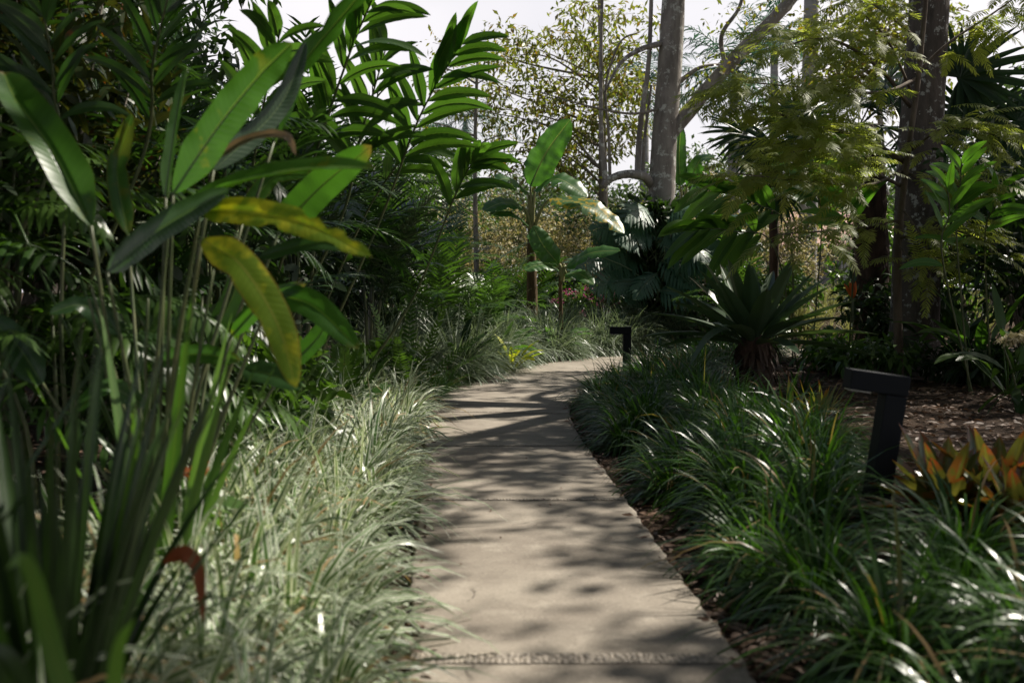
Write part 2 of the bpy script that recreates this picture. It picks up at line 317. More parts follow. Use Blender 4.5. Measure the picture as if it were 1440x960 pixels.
# ------------------------------------------------------------------ path and ground
LE = np.array([(-.30, -4), (-.33, 1.5), (-.36, 3.4), (-.48, 4.7), (-.58, 6.3), (-.80, 9.3), (-.90, 12.0), (-.72, 14.2), (-.1, 16.6), (.9, 18.8), (2.2, 20.6), (4.2, 22), (7, 23), (12, 23.6)])
RE = np.array([(.90, -4), (.86, 1.5), (.82, 3.4), (.77, 4.7), (.72, 6.3), (.61, 9.3), (.68, 11.6), (1.0, 13.4), (1.7, 15.1), (2.8, 16.6), (4, 17.8), (5.6, 18.9), (8, 19.6), (12.5, 20.2)])
NS = 260
LS = spline(np.c_[LE, np.zeros(len(LE))], NS)[:, :2]; RS = spline(np.c_[RE, np.zeros(len(RE))], NS)[:, :2]
CS = (LS + RS) / 2; HWID = np.linalg.norm(RS - LS, axis=1) / 2
def sm(x, a, b): t = np.clip((np.asarray(x, float) - a) / (b - a), 0, 1); return t * t * (3 - 2 * t)
def pdist(x, y):
    p = np.c_[np.ravel(x), np.ravel(y)]; out = np.empty(len(p))
    for i in range(0, len(p), 4000):
        d = np.linalg.norm(p[i:i + 4000, None] - CS[None], axis=2); k = d.argmin(1); out[i:i + 4000] = d[np.arange(len(k)), k] - HWID[k]
    return out.reshape(np.shape(x))
def gz(x, y):
    x = np.asarray(x, float); y = np.asarray(y, float); d = pdist(x, y)
    return -.035 + .18 * sm(d, .2, 1.0) + .14 * sm(d, .3, 1.6) * sm(y, 14, 19) + .55 * sm(y, 23, 30) + .55 * sm(y, 21.5, 27) * sm(x, 3, 6) + .35 * sm(x, -2.5, -5) + .02 * np.sin(x * 2.3 + y) * np.sin(y * 1.7) * sm(d, .3, 1)
def G(x, y): return np.array([x, y, float(gz(x, y))])
xs = np.concatenate([-np.geomspace(600, 9, 16), np.linspace(-8.5, 9.5, 150), np.geomspace(10, 600, 16)])
ys = np.concatenate([[-60, -20, -8], np.linspace(-5, 30, 240), np.geomspace(31, 1500, 18)])
X, Y = np.meshgrid(xs, ys); Z = gz(X, Y) - .09 * (pdist(X, Y) < -.03)
nx = len(xs); mb = MB()
mb.add(np.stack([X, Y, Z], -1), [(j * nx + i, j * nx + i + 1, (j + 1) * nx + i + 1, (j + 1) * nx + i) for j in range(len(ys) - 1) for i in range(nx - 1)], np.zeros((X.size, 3)))
k = NT('leaf_mould_soil'); o_ = k.obj(); a1 = k.noise(2.2, 6, o_, .65); a2 = k.noise(28, 6, o_, .7)
vr = k.n('ShaderNodeTexVoronoi'); vr.inputs['Scale'].default_value = 22; k.l(o_, vr.inputs['Vector'])
c_ = k.mix(k.step(a1, .35, .65), (.034, .021, .014), (.07, .046, .03)); c_ = k.mix(k.step(a2, .5, .75), c_, (.10, .068, .045))
c_ = k.mix(k.math('MULTIPLY', k.step(vr.outputs['Distance'], 0., .35, 1., 0.), .35), c_, (.115, .078, .05))
k.l(c_, k.p.inputs['Base Color']); k.p.inputs['Roughness'].default_value = .95; k.p.inputs['Specular IOR Level'].default_value = .15
k.bump(k.math('ADD', a2, vr.outputs['Distance']), .9, .04)
tag(mb.build('ground', k.m), kind='structure')
# concrete slab
k = NT('weathered_concrete'); o_ = k.obj(); n1 = k.noise(1.1, 6, o_, .6); n2 = k.noise(7, 6, o_, .65); n3 = k.noise(160, 3, o_, .6); n4 = k.noise(3.1, 8, o_, .75)
c_ = k.mix(k.step(n1, .3, .7), (.20, .172, .14), (.325, .287, .235)); c_ = k.mix(k.math('MULTIPLY', k.step(n2, .45, .72), .5), c_, (.165, .142, .116))
c_ = k.mix(k.math('MULTIPLY', k.step(n4, .52, .66), .45), c_, (.41, .37, .305)); c_ = k.mix(k.math('MULTIPLY', k.step(k.noise(2.3, 9, o_, .8), .55, .64), .45), c_, (.13, .108, .085))
n5 = k.noise(70, 5, o_, .75); c_ = k.mix(k.step(n5, .54, .66, 0., .7), c_, (.11, .094, .078)); c_ = k.mix(k.step(n5, .32, .44, .5, 0.), c_, (.5, .455, .39))
vo = k.n('ShaderNodeTexVoronoi', feature='DISTANCE_TO_EDGE'); vo.inputs['Scale'].default_value = .55; wob = k.n('ShaderNodeVectorMath', operation='ADD'); nn_ = k.n('ShaderNodeTexNoise'); nn_.inputs['Scale'].default_value = 3.; nn_.inputs['Detail'].default_value = 6
k.l(o_, nn_.inputs['Vector']); sc_ = k.n('ShaderNodeVectorMath', operation='SCALE'); sc_.inputs['Scale'].default_value = .35; k.l(nn_.outputs['Color'], sc_.inputs[0]); k.l(o_, wob.inputs[0]); k.l(sc_.outputs[0], wob.inputs[1]); k.l(wob.outputs[0], vo.inputs['Vector'])
c_ = k.mix(k.math('MULTIPLY', k.step(vo.outputs['Distance'], 0., .004, 1., 0.), k.step(n1, .5, .6)), c_, (.07, .058, .046))   # hairline cracks
k.l(c_, k.p.inputs['Base Color']); k.p.inputs['Roughness'].default_value = .88; k.p.inputs['Specular IOR Level'].default_value = .25
k.bump(k.math('ADD', k.math('MULTIPLY', n5, .8), n2), .55, .008)
mb = MB(); nc = 10; nV = NS + 1
row = np.concatenate([[0., 0.012 / 1.2], np.linspace(.03, .97, nc), [1 - .012 / 1.2, 1.]]); zz = np.array([-.008] + [0] * (nc + 2) + [-.008]); wig = .012 * np.sin(np.arange(nV) * 1.7) * np.sin(np.arange(nV) * .61)
PV = LS[:, None] * (1 - row)[None, :, None] + RS[:, None] * row[None, :, None]
PV[:, :2, 0] += wig[:, None]; PV[:, -2:, 0] += wig[::-1][:, None]
PV = np.concatenate([PV, zz[None, :, None] + np.zeros((nV, len(row), 1))], 2)
lo0 = PV[:, :1].copy(); lo0[..., 2] = -.12; lo1 = PV[:, -1:].copy(); lo1[..., 2] = -.12
PV = np.concatenate([lo0, PV, lo1], 1); w = PV.shape[1]
mb.add(PV, [(i * w + j, i * w + j + 1, (i + 1) * w + j + 1, (i + 1) * w + j) for i in range(NS) for j in range(w - 1)], np.zeros((nV * w, 3)))
tag(mb.build('path', k.m), kind='structure')
# pebble bands between the slabs
k = NT('band_mortar'); o_ = k.obj(); c_ = k.mix(k.step(k.noise(60, 4, o_), .4, .65), (.19, .165, .135), (.29, .255, .21)); k.l(c_, k.p.inputs['Base Color']); k.p.inputs['Roughness'].default_value = .95; k.bump(k.noise(90, 3, o_), .8, .01)
mort = k.m
k = NT('river_pebble'); at = k.n('ShaderNodeAttribute', attribute_name='lc'); sp = k.n('ShaderNodeSeparateColor'); k.l(at.outputs['Color'], sp.inputs['Color'])
k.l(k.mix(sp.outputs[2], (.15, .13, .105), (.42, .36, .29)), k.p.inputs['Base Color']); k.p.inputs['Roughness'].default_value = .6
peb = k.m; PB = MB(); a = np.arange(7) / 7 * 2 * np.pi
for yb in (.8, 3.5, 6.2, 8.35, 10.7, 13.0):
    i = np.abs(CS[:, 1] - yb).argmin(); l, r = LS[i], RS[i]; t = (r - l) / np.linalg.norm(r - l); n_ = np.array([-t[1], t[0]]); L_ = np.linalg.norm(r - l)
    m_ = MB(); s_ = np.linspace(.004, L_ - .004, 40); ed = (.05 if yb < 4 else .018) + .003 * np.sin(s_ * 23)
    V = np.stack([np.c_[l + t * s_[:, None] - n_ * ed[:, None], np.full(40, .004)], np.c_[l + t * s_[:, None] + n_ * ed[:, None], np.full(40, .004)]], 1)
    m_.add(V, [(2 * q, 2 * q + 2, 2 * q + 3, 2 * q + 1) for q in range(39)], np.zeros((80, 3))); tag(m_.build('path_joint', mort), kind='structure')
    for s0 in np.arange(.02, L_ - .015, .021):
        for e0 in (np.arange(-.036, .04, .018) if yb < 4 else (-.008, .009)):
            if R.random() < .12: continue
            p = l + t * (s0 + R.normal(0, .004)) + n_ * (e0 + R.normal(0, .003)); rr = R.uniform(.006, .011)
            V = [[(p[0] + np.cos(b) * rr * 1.2 * f, p[1] + np.sin(b) * rr * f, .004 + z * rr * .5) for b in a + s0 * 7] for f, z in ((1, 0), (.85, .55), (.45, .85), (.05, .92))]
            PB.add(np.array(V).reshape(-1, 3), [(u * 7 + j, u * 7 + (j + 1) % 7, u * 7 + 7 + (j + 1) % 7, u * 7 + 7 + j) for u in range(3) for j in range(7)], np.tile([0, 0, R.random()], (28, 1)))
tag(PB.build('pebble_gravel', peb), kind='stuff')
# ------------------------------------------------------------------ border grass
def bed(S, y0, y1, o0, o1, sp_, side):
    seg_ = np.linalg.norm(np.diff(S, axis=0), axis=1); cum = np.r_[0, np.cumsum(seg_)]; tan = np.gradient(S, axis=0); tan /= np.linalg.norm(tan, axis=1)[:, None]
    i0, i1 = np.abs(S[:14 * NS // 13, 1] - y0).argmin(), np.abs(S[:, 1] - y1).argmin(); out = []
    for s_ in np.arange(cum[i0], cum[i1], sp_):
        i = np.searchsorted(cum, s_).clip(0, NS); n_ = np.array([-tan[i, 1], tan[i, 0]]) * side
        for o in np.arange(o0, o1, sp_): out.append(S[i] + n_ * (o + R.normal(0, sp_ * .3)) + tan[i] * R.normal(0, sp_ * .3))
    return np.array(out)
def grass(name, pts, per, L, Wd, mat, lean=(0, 0), e=(.9, 1.45), droop=(1.2, 2.), spread=.05, seg=5, hvar=.18, fold=.0):
    n = len(pts) * per; z = gz(pts[:, 0], pts[:, 1]); th = np.repeat(1 + R.normal(0, hvar * .7, len(pts)), per)
    B = np.repeat(np.c_[pts, z - .01], per, 0); az = R.random(n) * 6.283; el = R.uniform(*e, n)
    B[:, 0] += np.cos(az) * spread * R.random(n); B[:, 1] += np.sin(az) * spread * R.random(n)
    D = np.c_[np.cos(az) * np.cos(el) + lean[0], np.sin(az) * np.cos(el) + lean[1], np.sin(el)]
    N = np.c_[-np.cos(az), -np.sin(az), np.full(n, .9)] + R.normal(0, .25, (n, 3))
    mb = MB(); mb.strips(B, D, N, L * th * (1 + R.normal(0, hvar, n)).clip(.45, 1.5), Wd * (1 + R.normal(0, .2, n)).clip(.5, 1.6), seg=seg, droop=R.uniform(*droop, n), prof='grass', m=2 if fold else 1, fold=fold)
    return tag(mb.build(name, mat), kind='stuff')
lp = bed(LS, .8, 11.8, .30, 1.25, .27, 1)
grass('variegated_border_grass', lp, 105, .46, .024, M['grassleft'], lean=(.05, -.03), e=(.5, 1.5), droop=(1.2, 2.6), seg=5, spread=.07, hvar=.22)
dp = bed(LS, 11.6, 15.2, .12, 1.2, .2, 1)
grass('shaded_border_grass', dp, 60, .42, .012, M['grassright'], e=(.8, 1.45), seg=4)
hp = bed(LS, 13.9, 22.75, .5, 1.9, .5, 1)
grass('hedge_border_grass', hp, 380, .92, .022, M['grassback'], lean=(.02, -.05), e=(.45, 1.5), droop=(1.5, 2.7), seg=6, spread=.12)
rp = bed(RS, .9, 17.5, .55, 1.6, .40, -1)
rp = rp[~((np.hypot((rp[:, 0] - 2.65) / .62, (rp[:, 1] - 10.8) / .9) < 1))]
rp = rp[~((np.abs(rp[:, 0] / rp[:, 1] - .362) < .055) & (rp[:, 0] > 1.38) & (rp[:, 1] > 3.75) & (rp[:, 1] < 5.1))]
rp = rp[~((rp[:, 0] > 1.9) & (rp[:, 1] > 3.5) & (rp[:, 1] < 6.0))]
grass('dark_border_grass', rp, 400, .49, .0150, M['grassright'], lean=(-.06, -.02), e=(.35, 1.47), droop=(1.5, 2.9), seg=6, spread=.10, hvar=.2)
q = np.c_[R.uniform(2.2, 3.3, 90), R.uniform(2.0, 3.3, 90)]; q = q[:32]
grass('dark_corner_grass', q, 280, .5, .0155, M['grassright'], e=(.3, 1.45), droop=(1.6, 3.0), spread=.10, seg=6)
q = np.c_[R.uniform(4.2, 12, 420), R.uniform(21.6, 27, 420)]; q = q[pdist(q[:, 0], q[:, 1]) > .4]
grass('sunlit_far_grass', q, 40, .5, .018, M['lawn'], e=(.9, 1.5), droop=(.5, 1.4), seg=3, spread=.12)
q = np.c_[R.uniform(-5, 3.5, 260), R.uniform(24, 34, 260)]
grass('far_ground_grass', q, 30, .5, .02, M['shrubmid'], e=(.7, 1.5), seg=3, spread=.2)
# leaf litter
def litter(name, xy, L, mat, lift=.006):
    n = len(xy); z = gz(xy[:, 0], xy[:, 1]); az = R.random(n) * 6.28
    d = pdist(xy[:, 0], xy[:, 1]); z = np.where(d < 0, .0, z) + lift + R.random(n) * .02 * (d > 0)
    mb = MB(); mb.strips(np.c_[xy, z], np.c_[np.cos(az), np.sin(az), R.normal(.1, .18, n)], np.c_[R.normal(0, .35, (n, 2)), np.ones(n)], L * (1 + R.normal(0, .3, n)).clip(.4, 1.8), L * .42, seg=3, m=2, droop=.25, fold=.3, prof='leaf')
    return tag(mb.build(name, mat), kind='stuff')
i = R.integers(10, 190, 1500); n_ = R.uniform(-.03, .40, 1500)
q = RS[i] + np.c_[n_, R.normal(0, .1, 1500)]
k_l = leaf_mat('fallen_leaf', (.06, .034, .022), (.18, .105, .064), rough=.6, tr=.15, trc=(1.1, 1, .8))
litter('edge_fallen_leaves', q, .065, k_l)
i = R.integers(30, 200, 1100); q = LS[i] - np.c_[R.uniform(-.07, .3, 1100), R.normal(0, .1, 1100)]
litter('kerb_fallen_leaves', q, .05, k_l)
q = np.c_[R.uniform(2.2, 9, 9000), R.uniform(3.6, 17, 9000)]; q = q[pdist(q[:, 0], q[:, 1]) > 1.2]
litter('bed_fallen_leaves', q, .085, k_l)
q = np.c_[R.uniform(-6, -1.8, 3000), R.uniform(2, 15, 3000)]; litter('shade_fallen_leaves', q, .09, k_l)
i = R.integers(60, 200, 70); f_ = R.beta(.5, .5, 70)[:, None]; litter('path_fallen_leaves', LS[i] * f_ + RS[i] * (1 - f_), .03, k_l, .008)
# ------------------------------------------------------------------ plant builders
def lerp(a, b, t): return np.asarray(a, float) * (1 - t) + np.asarray(b, float) * t
def strap_plant(loc, n, L, Wd, mat, label, e=(1.0, 1.5), droop=(.4, 1.3), az=None, fold=.35, name='strap_leaf_plant', cat='plant', group=None, prof='strap', seg=10, lean=(0, 0)):
    t = thing(name, loc, label, cat, group)
    for i in range(n):
        a = R.random() * 6.28 if az is None else R.uniform(*az); el = R.uniform(*e)
        mb = MB(); mb.strips([(np.cos(a) * .05, np.sin(a) * .05, 0)], (np.cos(a) * np.cos(el) + lean[0], np.sin(a) * np.cos(el) + lean[1], np.sin(el)), (-np.cos(a), -np.sin(a), .8), L * R.uniform(.6, 1.1), Wd * R.uniform(.8, 1.15), seg=seg, m=2, droop=R.uniform(*droop), fold=fold, prof=prof)
        mb.build('leaf', mat, t)
    return t
def areca(loc, n, L, mat, label, name='areca_palm', pairs=26, lL=.42, lW=.034, e=(.75, 1.45), droop=(1.0, 1.7), canes=3, ch=.7, az=None, group=None, stem='stem', pet=.25):
    t = thing(name, loc, label, 'palm', group); tops = []
    for c in range(canes):
        a = R.random() * 6.28; r_ = .05 + .12 * R.random(); top = np.array([np.cos(a) * r_ * 1.6, np.sin(a) * r_ * 1.6, ch * R.uniform(.75, 1.1)]); tops.append(top)
        mb = MB(); mb.tube(spline([(np.cos(a) * r_, np.sin(a) * r_, -.05), top * .5, top], 6), np.linspace(.03, .018, 7), 6); mb.build('cane', M[stem], t)
    for i in range(n):
        a = i * 2.4 + R.normal(0, .3) if az is None else R.uniform(*az); el = R.uniform(*e); top = tops[i % canes] * np.array([1, 1, R.uniform(.55, 1.)])
        D = (np.cos(a) * np.cos(el), np.sin(a) * np.cos(el), np.sin(el)); l_ = L * R.uniform(.75, 1.1)
        mb = MB(); mb.pinnate(top, D, (-np.cos(a), -np.sin(a), .8), l_, R.uniform(*droop), pairs, lL, lW, ang=1.0, ldroop=.6, t0=pet, lift=.22, rib=.008)
        mb.build('frond', mat, t)
    return t
def bamboo_palm(loc, canes, h, mat, label, L=.75, lL=.3, lW=.038, pairs=11, per=4, group=None, spread=.35):
    t = thing('bamboo_palm', loc, label, 'palm', group)
    for c in range(canes):
        a = c * 6.28 / canes + R.random(); hh = h * R.uniform(.6, 1.05); top = np.array([np.cos(a) * spread * R.random() * 1.5, np.sin(a) * spread * R.random() * 1.5, hh])
        pts = spline([(np.cos(a) * .1, np.sin(a) * .1, -.05), top * np.array([.4, .4, .5]), top], 8)
        mb = MB(); mb.tube(pts, np.linspace(.014, .008, 9), 5); mb.build('cane', M['stem'], t)
        for j in range(per):
            u = 1 - j * .13 - R.random() * .05; b = pts[int(u * 8)]; az = a + j * 2.3 + R.normal(0, .5); el = R.uniform(.1, .9)
            mb = MB(); mb.pinnate(b, (np.cos(az) * np.cos(el), np.sin(az) * np.cos(el), np.sin(el)), (-np.cos(az) * .5, -np.sin(az) * .5, 1), L * R.uniform(.8, 1.15), R.uniform(.8, 1.5), pairs, lL, lW, ang=.95, ldroop=.9, t0=.22, lift=.05, rib=.005, prof='lance', lm=2, fold=-.2)
            mb.build('frond', mat, t)
    return t
def ginger(pts, n, L, Wd, mat, label, plane, name='ginger_plant', cat='plant', t0=.3, r_=.014, droop=(.5, 1.1), group=None, ang=.85, base=None):
    pts = np.array(pts, float); base = pts[0] if base is None else base
    t = thing(name, base, label, cat, group); c = spline(pts, 40)
    mb = MB(); mb.tube(c, np.linspace(r_, r_ * .35, 41), 6); mb.build('stem', M['stem'], t, base)
    pl = np.asarray(plane, float); pl /= np.linalg.norm(pl)
    for i in range(n):
        u = t0 + (1 - t0) * (i + .3) / n; k_ = int(u * 40); d = nrm((c[min(k_ + 1, 40)] - c[k_ - 1])[None])[0]; sg = 1 if i % 2 else -1
        s_ = pl - d * (pl @ d); s_ /= np.linalg.norm(s_); a_ = ang * (1 - .55 * u) + R.normal(0, .1)
        D = d * np.cos(a_) + s_ * sg * np.sin(a_); N = np.cross(D, np.cross(d, s_) * sg) * -1 + R.normal(0, .25, 3)
        N = d * .45 + np.array([-.1, -.95, .25]) * R.uniform(.5, 1.1) + R.normal(0, .15, 3); N = N - D * (N @ D)
        dd = R.uniform(*droop); l_ = L * (.75 + .5 * np.sin(np.pi * u)) * R.uniform(.88, 1.1)
        mb = MB(); ps, _, _ = mb.path(c[k_], D, N, l_, 4, dd); mb.lamina(ps, Wd * R.uniform(.85, 1.12), N, seg=14, m=4, fold=.35, sag=.2, prof='lance', wave=.035, rib=.004)
        mb.build('leaf', mat, t, base)
    return t
def shrub(loc, h, r_, ncl, per, L, Wd, mat, label, name='shrub', stems=5, cat='shrub', droop=.5, cl_r=.28, group=None, squash=.8, m=1, stemmat='barkthin', low=.25, seg=3):
    t = thing(name, loc, label, cat, group)
    C = []
    while len(C) < ncl:
        p = R.uniform(-1, 1, 3)
        if .3 < np.linalg.norm(p) < 1: C.append(p)
    C = np.array(C) * np.array([r_, r_, h * (1 - low) / 2]) + np.array([0, 0, h * (1 + low) / 2])
    C *= (1 + R.normal(0, .12, (ncl, 1)))
    mb = MB()
    for i in range(min(ncl, stems * 4)):
        e_ = C[i]; a = R.random() * 6.28; mid = np.array([e_[0] * .35, e_[1] * .35, e_[2] * .5]) + R.normal(0, .06 * r_, 3)
        mb.tube(spline([(np.cos(a) * .06, np.sin(a) * .06, -.05), mid, e_], 6), np.linspace(.012 + .006 * h, .005, 7), 5)
    mb.build('stem', M[stemmat], t)
    mb = MB(); mb.leaves(C, per, cl_r, L, Wd, droop=droop, squash=squash, m=m, seg=seg); mb.build('foliage', mat, t)
    return t
def tree(loc, trunk, targets, r0, mat, label, per=40, cl_r=.5, L=.16, Wd=.07, bark='bark', name='tree', r1=None, twig=.012, rough=.08, droop=.5, cat='tree', leafm=1., extra=None, squash=.7, sub=3):
    """trunk: world points from the foot up; targets: world points the limbs reach for, each with twigs and a leaf clump"""
    t = thing(name, loc, label, cat); tr = spline(trunk, 24)
    mb = MB(); mb.tube(tr, np.linspace(r0, r1 or r0 * .4, 25) * (1 + .35 * np.exp(-np.arange(25) / 1.6)), 12, rough=rough); mb.build('trunk', M[bark], t, loc)
    lb = MB(); C = []
    for e_ in np.atleast_2d(targets):
        ok = np.where(tr[:, 2] < e_[2] + .3)[0]; w_ = np.linalg.norm(tr[ok] - e_, axis=1) + .6 * np.abs((e_[2] - tr[ok][:, 2]) - .45 * np.linalg.norm((tr[ok] - e_)[:, :2], axis=1)); a = max(ok[w_.argmin()], 6)
        s_ = tr[a]; ln = np.linalg.norm(e_ - s_); mid = lerp(s_, e_, .5) + np.array([0, 0, .12 * ln]) + R.normal(0, .07 * ln, 3)
        c = spline([s_, mid, e_], 10); ra = leafm * min(r0 * .45, .012 + .016 * ln); lb.tube(c, np.linspace(ra, twig, 11), 6, rough=rough)
        for q_ in range(sub):
            k_ = R.integers(5, 11); en = c[k_] + R.normal(0, cl_r * .8, 3) * np.array([1, 1, .6]); lb.tube(spline([c[k_], lerp(c[k_], en, .5) + R.normal(0, .05, 3), en], 4), np.linspace(twig * .9, twig * .35, 5), 4); C.append(en)
        C.append(e_)
    lb.build('limb', M[bark], t, loc)
    mb = MB(); mb.leaves(np.array(C), per, cl_r, L, Wd, droop=droop, squash=squash)
    mb.build('crown', mat, t, loc)
    return t
def blob(c, r_, n, lo=.35):
    out = []
    while len(out) < n:
        p = R.uniform(-1, 1, 3)
        if lo < np.linalg.norm(p) < 1: out.append(p)
    return np.array(out) * np.asarray(r_, float) + np.asarray(c, float)
def royal_palm(loc, h, r_, n, L, label, mat='palmblue', name='royal_palm', lean=0., pairs=34, lL=.75, e=(.0, 1.2)):
    t = thing(name, loc, label, 'palm'); top = np.array([lean, 0, h])
    mb = MB(); mb.tube(spline([(0, 0, -.2), (lean * .3, 0, h * .5), top], 14), r_ * np.array([1.15, 1.1, 1.05, 1.05, 1.05, 1.05, 1.03, 1, .98, .96, .93, .9, .86, .82, .78]), 12); mb.build('trunk', M['barkpalm'], t)
    mb = MB(); mb.tube([top - [0, 0, .02], top + [0, 0, .5], top + [0, 0, 1.2]], [r_ * .82, r_ * .85, r_ * .4], 10); mb.build('crownshaft', M['stem'], t)
    for i in range(n):
        a = i * 2.4; el = R.uniform(*e); mb = MB()
        mb.pinnate(top + [0, 0, 1.1], (np.cos(a) * np.cos(el), np.sin(a) * np.cos(el), np.sin(el)), (-np.cos(a), -np.sin(a), .9), L * R.uniform(.85, 1.1), R.uniform(1.1, 1.9), pairs, lL, .05, ang=1.1, ldroop=1.1, t0=.1, lift=.3, rib=.03, jit=.25, lseg=3); mb.build('frond', M[mat], t)
    return t
def fan_palm(loc, leaves, label, mat='palmdark', name='fan_palm', th=1., tr=.09):
    """leaves: (hub world point, direction, normal, radius)"""
    t = thing(name, loc, label, 'palm'); top = np.asarray(loc, float) + [0, 0, th]
    mb = MB(); mb.tube(spline([np.asarray(loc, float) - [0, 0, .1], lerp(loc, top, .5) + [.03, 0, 0], top], 8), tr, 9, rough=.2); mb.build('trunk', M['barkbrown'], t, loc)
    for hub, D, N, rr in leaves:
        l_ = thing_part = MB(); l_.tube(spline([top, lerp(top, hub, .5) + [0, 0, .12], hub], 8), np.linspace(.014, .009, 9), 5); l_.fan(hub, D, N, rr, n=30, spread=2.25, wd=rr * .11, droop=R.uniform(.3, .7)); l_.build('leaf', M[mat], t, loc)
    return t
# ------------------------------------------------------------------ path lights
def bollard(loc, lean, label, sc=1.):
    t = thing('path_light', loc, label, 'path light', 'black path lights'); t.rotation_euler = (0, lean, 0); t.scale = (sc,) * 3
    bm = bmesh.new(); box(bm, -.035, -.06, -.25, .075, .06, .80, .006); bm_obj('post', bm, M['black'], t)
    bm = bmesh.new(); box(bm, -.225, -.063, .803, .078, .063, .905, .007); bm_obj('arm', bm, M['black'], t)
    bm = bmesh.new(); box(bm, -.215, -.05, .796, -.11, .05, .8015, .002); bm_obj('lens', bm, plain('frosted_lens', (.5, .5, .48), .4), t)
    return t
bollard(np.array([1.79, 5.0, .01]), rad(8.0), 'near black inverted-L path light leaning over the dark grass by orange bromeliads', .98)
bollard(G(1.62, 14.2) + [0, 0, -.07], 0., 'small far black path light in the grass where the path bends')
# ------------------------------------------------------------------ big heliconia, front left
HB = np.array([-1.42, 3.95, .0]); HB[2] = gz(HB[0], HB[1])
hel = thing('heliconia_plant', HB, 'tall heliconia with huge paddle leaves, one hanging and yellow, at the left of the path', 'plant')
def hleaf(px, Wpx, nh, mat='heliconia', fold=.35, sag=.2, wave=.04, notch=(), prof='paddle', root=None, label=None, seg=30, stalk=True, rnd=None):
    d = np.mean([p[2] for p in px]); pts = [P(*p) for p in px]; mb = MB(); mb.lamina(pts, px2m(Wpx * .88, d), nh, seg=seg, m=8, fold=fold, sag=sag, wave=wave, notch=notch, prof=prof, rib=.0065, rnd=rnd)
    if stalk:
        rt = HB + np.array([R.normal(0, .05), R.normal(0, .05), 0]) if root is None else np.asarray(root, float)
        dirn = nrm((pts[0] - pts[1])[None])[0]; c = spline([rt, lerp(rt, pts[0], .55) + dirn * .02, pts[0]], 12); st = MB(); st.tube(c, np.linspace(.0105, .006, 13), 6); st.build('stalk', M['stem'], hel, HB)
    return tag(mb.build('leaf', M[mat], hel, HB), label)
hleaf([(128, 318, 3.7), (75, 215, 3.75), (22, 140, 3.85), (5, 102, 3.95)], 66, (.75, -1, .25), fold=.75, sag=.1, mat='heliconia')
hleaf([(233, 278, 3.9), (246, 185, 3.9), (262, 95, 3.95)], 36, (-.9, -1, 0), mat='helidark', fold=.5)
hleaf([(243, 272, 3.8), (305, 180, 3.75), (365, 105, 3.7), (410, 60, 3.68)], 76, (-.25, -1, .3), mat='heliconia', fold=.2)
hleaf([(238, 300, 3.8), (330, 256, 3.6), (440, 236, 3.45), (528, 236, 3.35)], 50, (.1, -.75, 1), fold=.45, sag=.1, wave=.05, notch=((.5, 1, .25), (.72, 1, .3), (.4, -1, .2)))
hleaf([(392, 325, 4.2), (452, 262, 4.2), (522, 205, 4.15)], 56, (.3, -1, -.3), fold=.15)
hleaf([(150, 380, 3.7), (228, 320, 3.6), (322, 266, 3.5)], 60, (-.3, -1, .45), mat='helidark', fold=.25)
hleaf([(282, 296, 3.6), (345, 298, 3.5), (430, 316, 3.4), (522, 360, 3.3)], 54, (.05, -1, .55), mat='heliyel', fold=.3, notch=((.52, 1, .5), (.66, -1, .6), (.76, -1, .75), (.82, 1, .5), (.88, -1, .6)), label='yellowing torn leaf')
hleaf([(362, 362, 4.1), (440, 343, 4.), (514, 352, 3.9)], 30, (0, -.9, .6), mat='helidark')
hleaf([(283, 336, 3.5), (338, 372, 3.4), (390, 455, 3.3), (416, 545, 3.25)], 58, (.35, -1, .15), mat='heliyel', fold=.15, sag=.15, notch=((.35, 1, .2), (.62, 1, .2)), label='hanging yellow leaf')
hleaf([(325, 472, 4.0), (372, 424, 3.95), (430, 399, 3.9)], 30, (.2, -1, .3))
hleaf([(383, 414, 3.95), (440, 430, 3.85), (504, 490, 3.75)], 48, (.2, -1, .35))
hleaf([(342, 518, 4.), (385, 528, 3.9), (424, 546, 3.8)], 42, (0, -1, .7), mat='helidark')
hleaf([(385, 200, 4.4), (420, 100, 4.4), (500, 0, 4.4), (548, -60, 4.4)], 44, (-.5, -1, .1), wave=.12, mat='heliconia', notch=((.3, 1, .4), (.5, -1, .5), (.6, 1, .5)))
hleaf([(218, 510, 4.1), (275, 498, 4.05), (338, 506, 4.0)], 36, (0, -1, .5))
hleaf([(60, 540, 4.2), (20, 480, 4.3), (-30, 440, 4.4)], 50, (0, -1, .4), mat='helidark')
hleaf([(285, 238, 3.9), (345, 196, 3.85), (400, 190, 3.8), (416, 218, 3.8)], 14, (0, -1, .3), mat='dry', wave=.2, label='dried curled leaf', stalk=False)
hleaf([(300, 240, 3.95), (392, 150, 4.2), (430, 60, 4.3)], 34, (.7, -1, 0), mat='helidark')
for (bx, tx, ty) in ((212, 128, 400), (205, 208, 420), (225, 262, 400), (240, 300, 380), (190, 125, 420)):
    mb = MB(); mb.tube(spline([HB + R.normal(0, .05, 3) * [1, 1, 0], P((bx + tx) / 2, 560, 3.9), P(tx, ty, 3.85)], 10), np.linspace(.010, .005, 11), 6); mb.build('stalk', M['stem'], hel, HB)
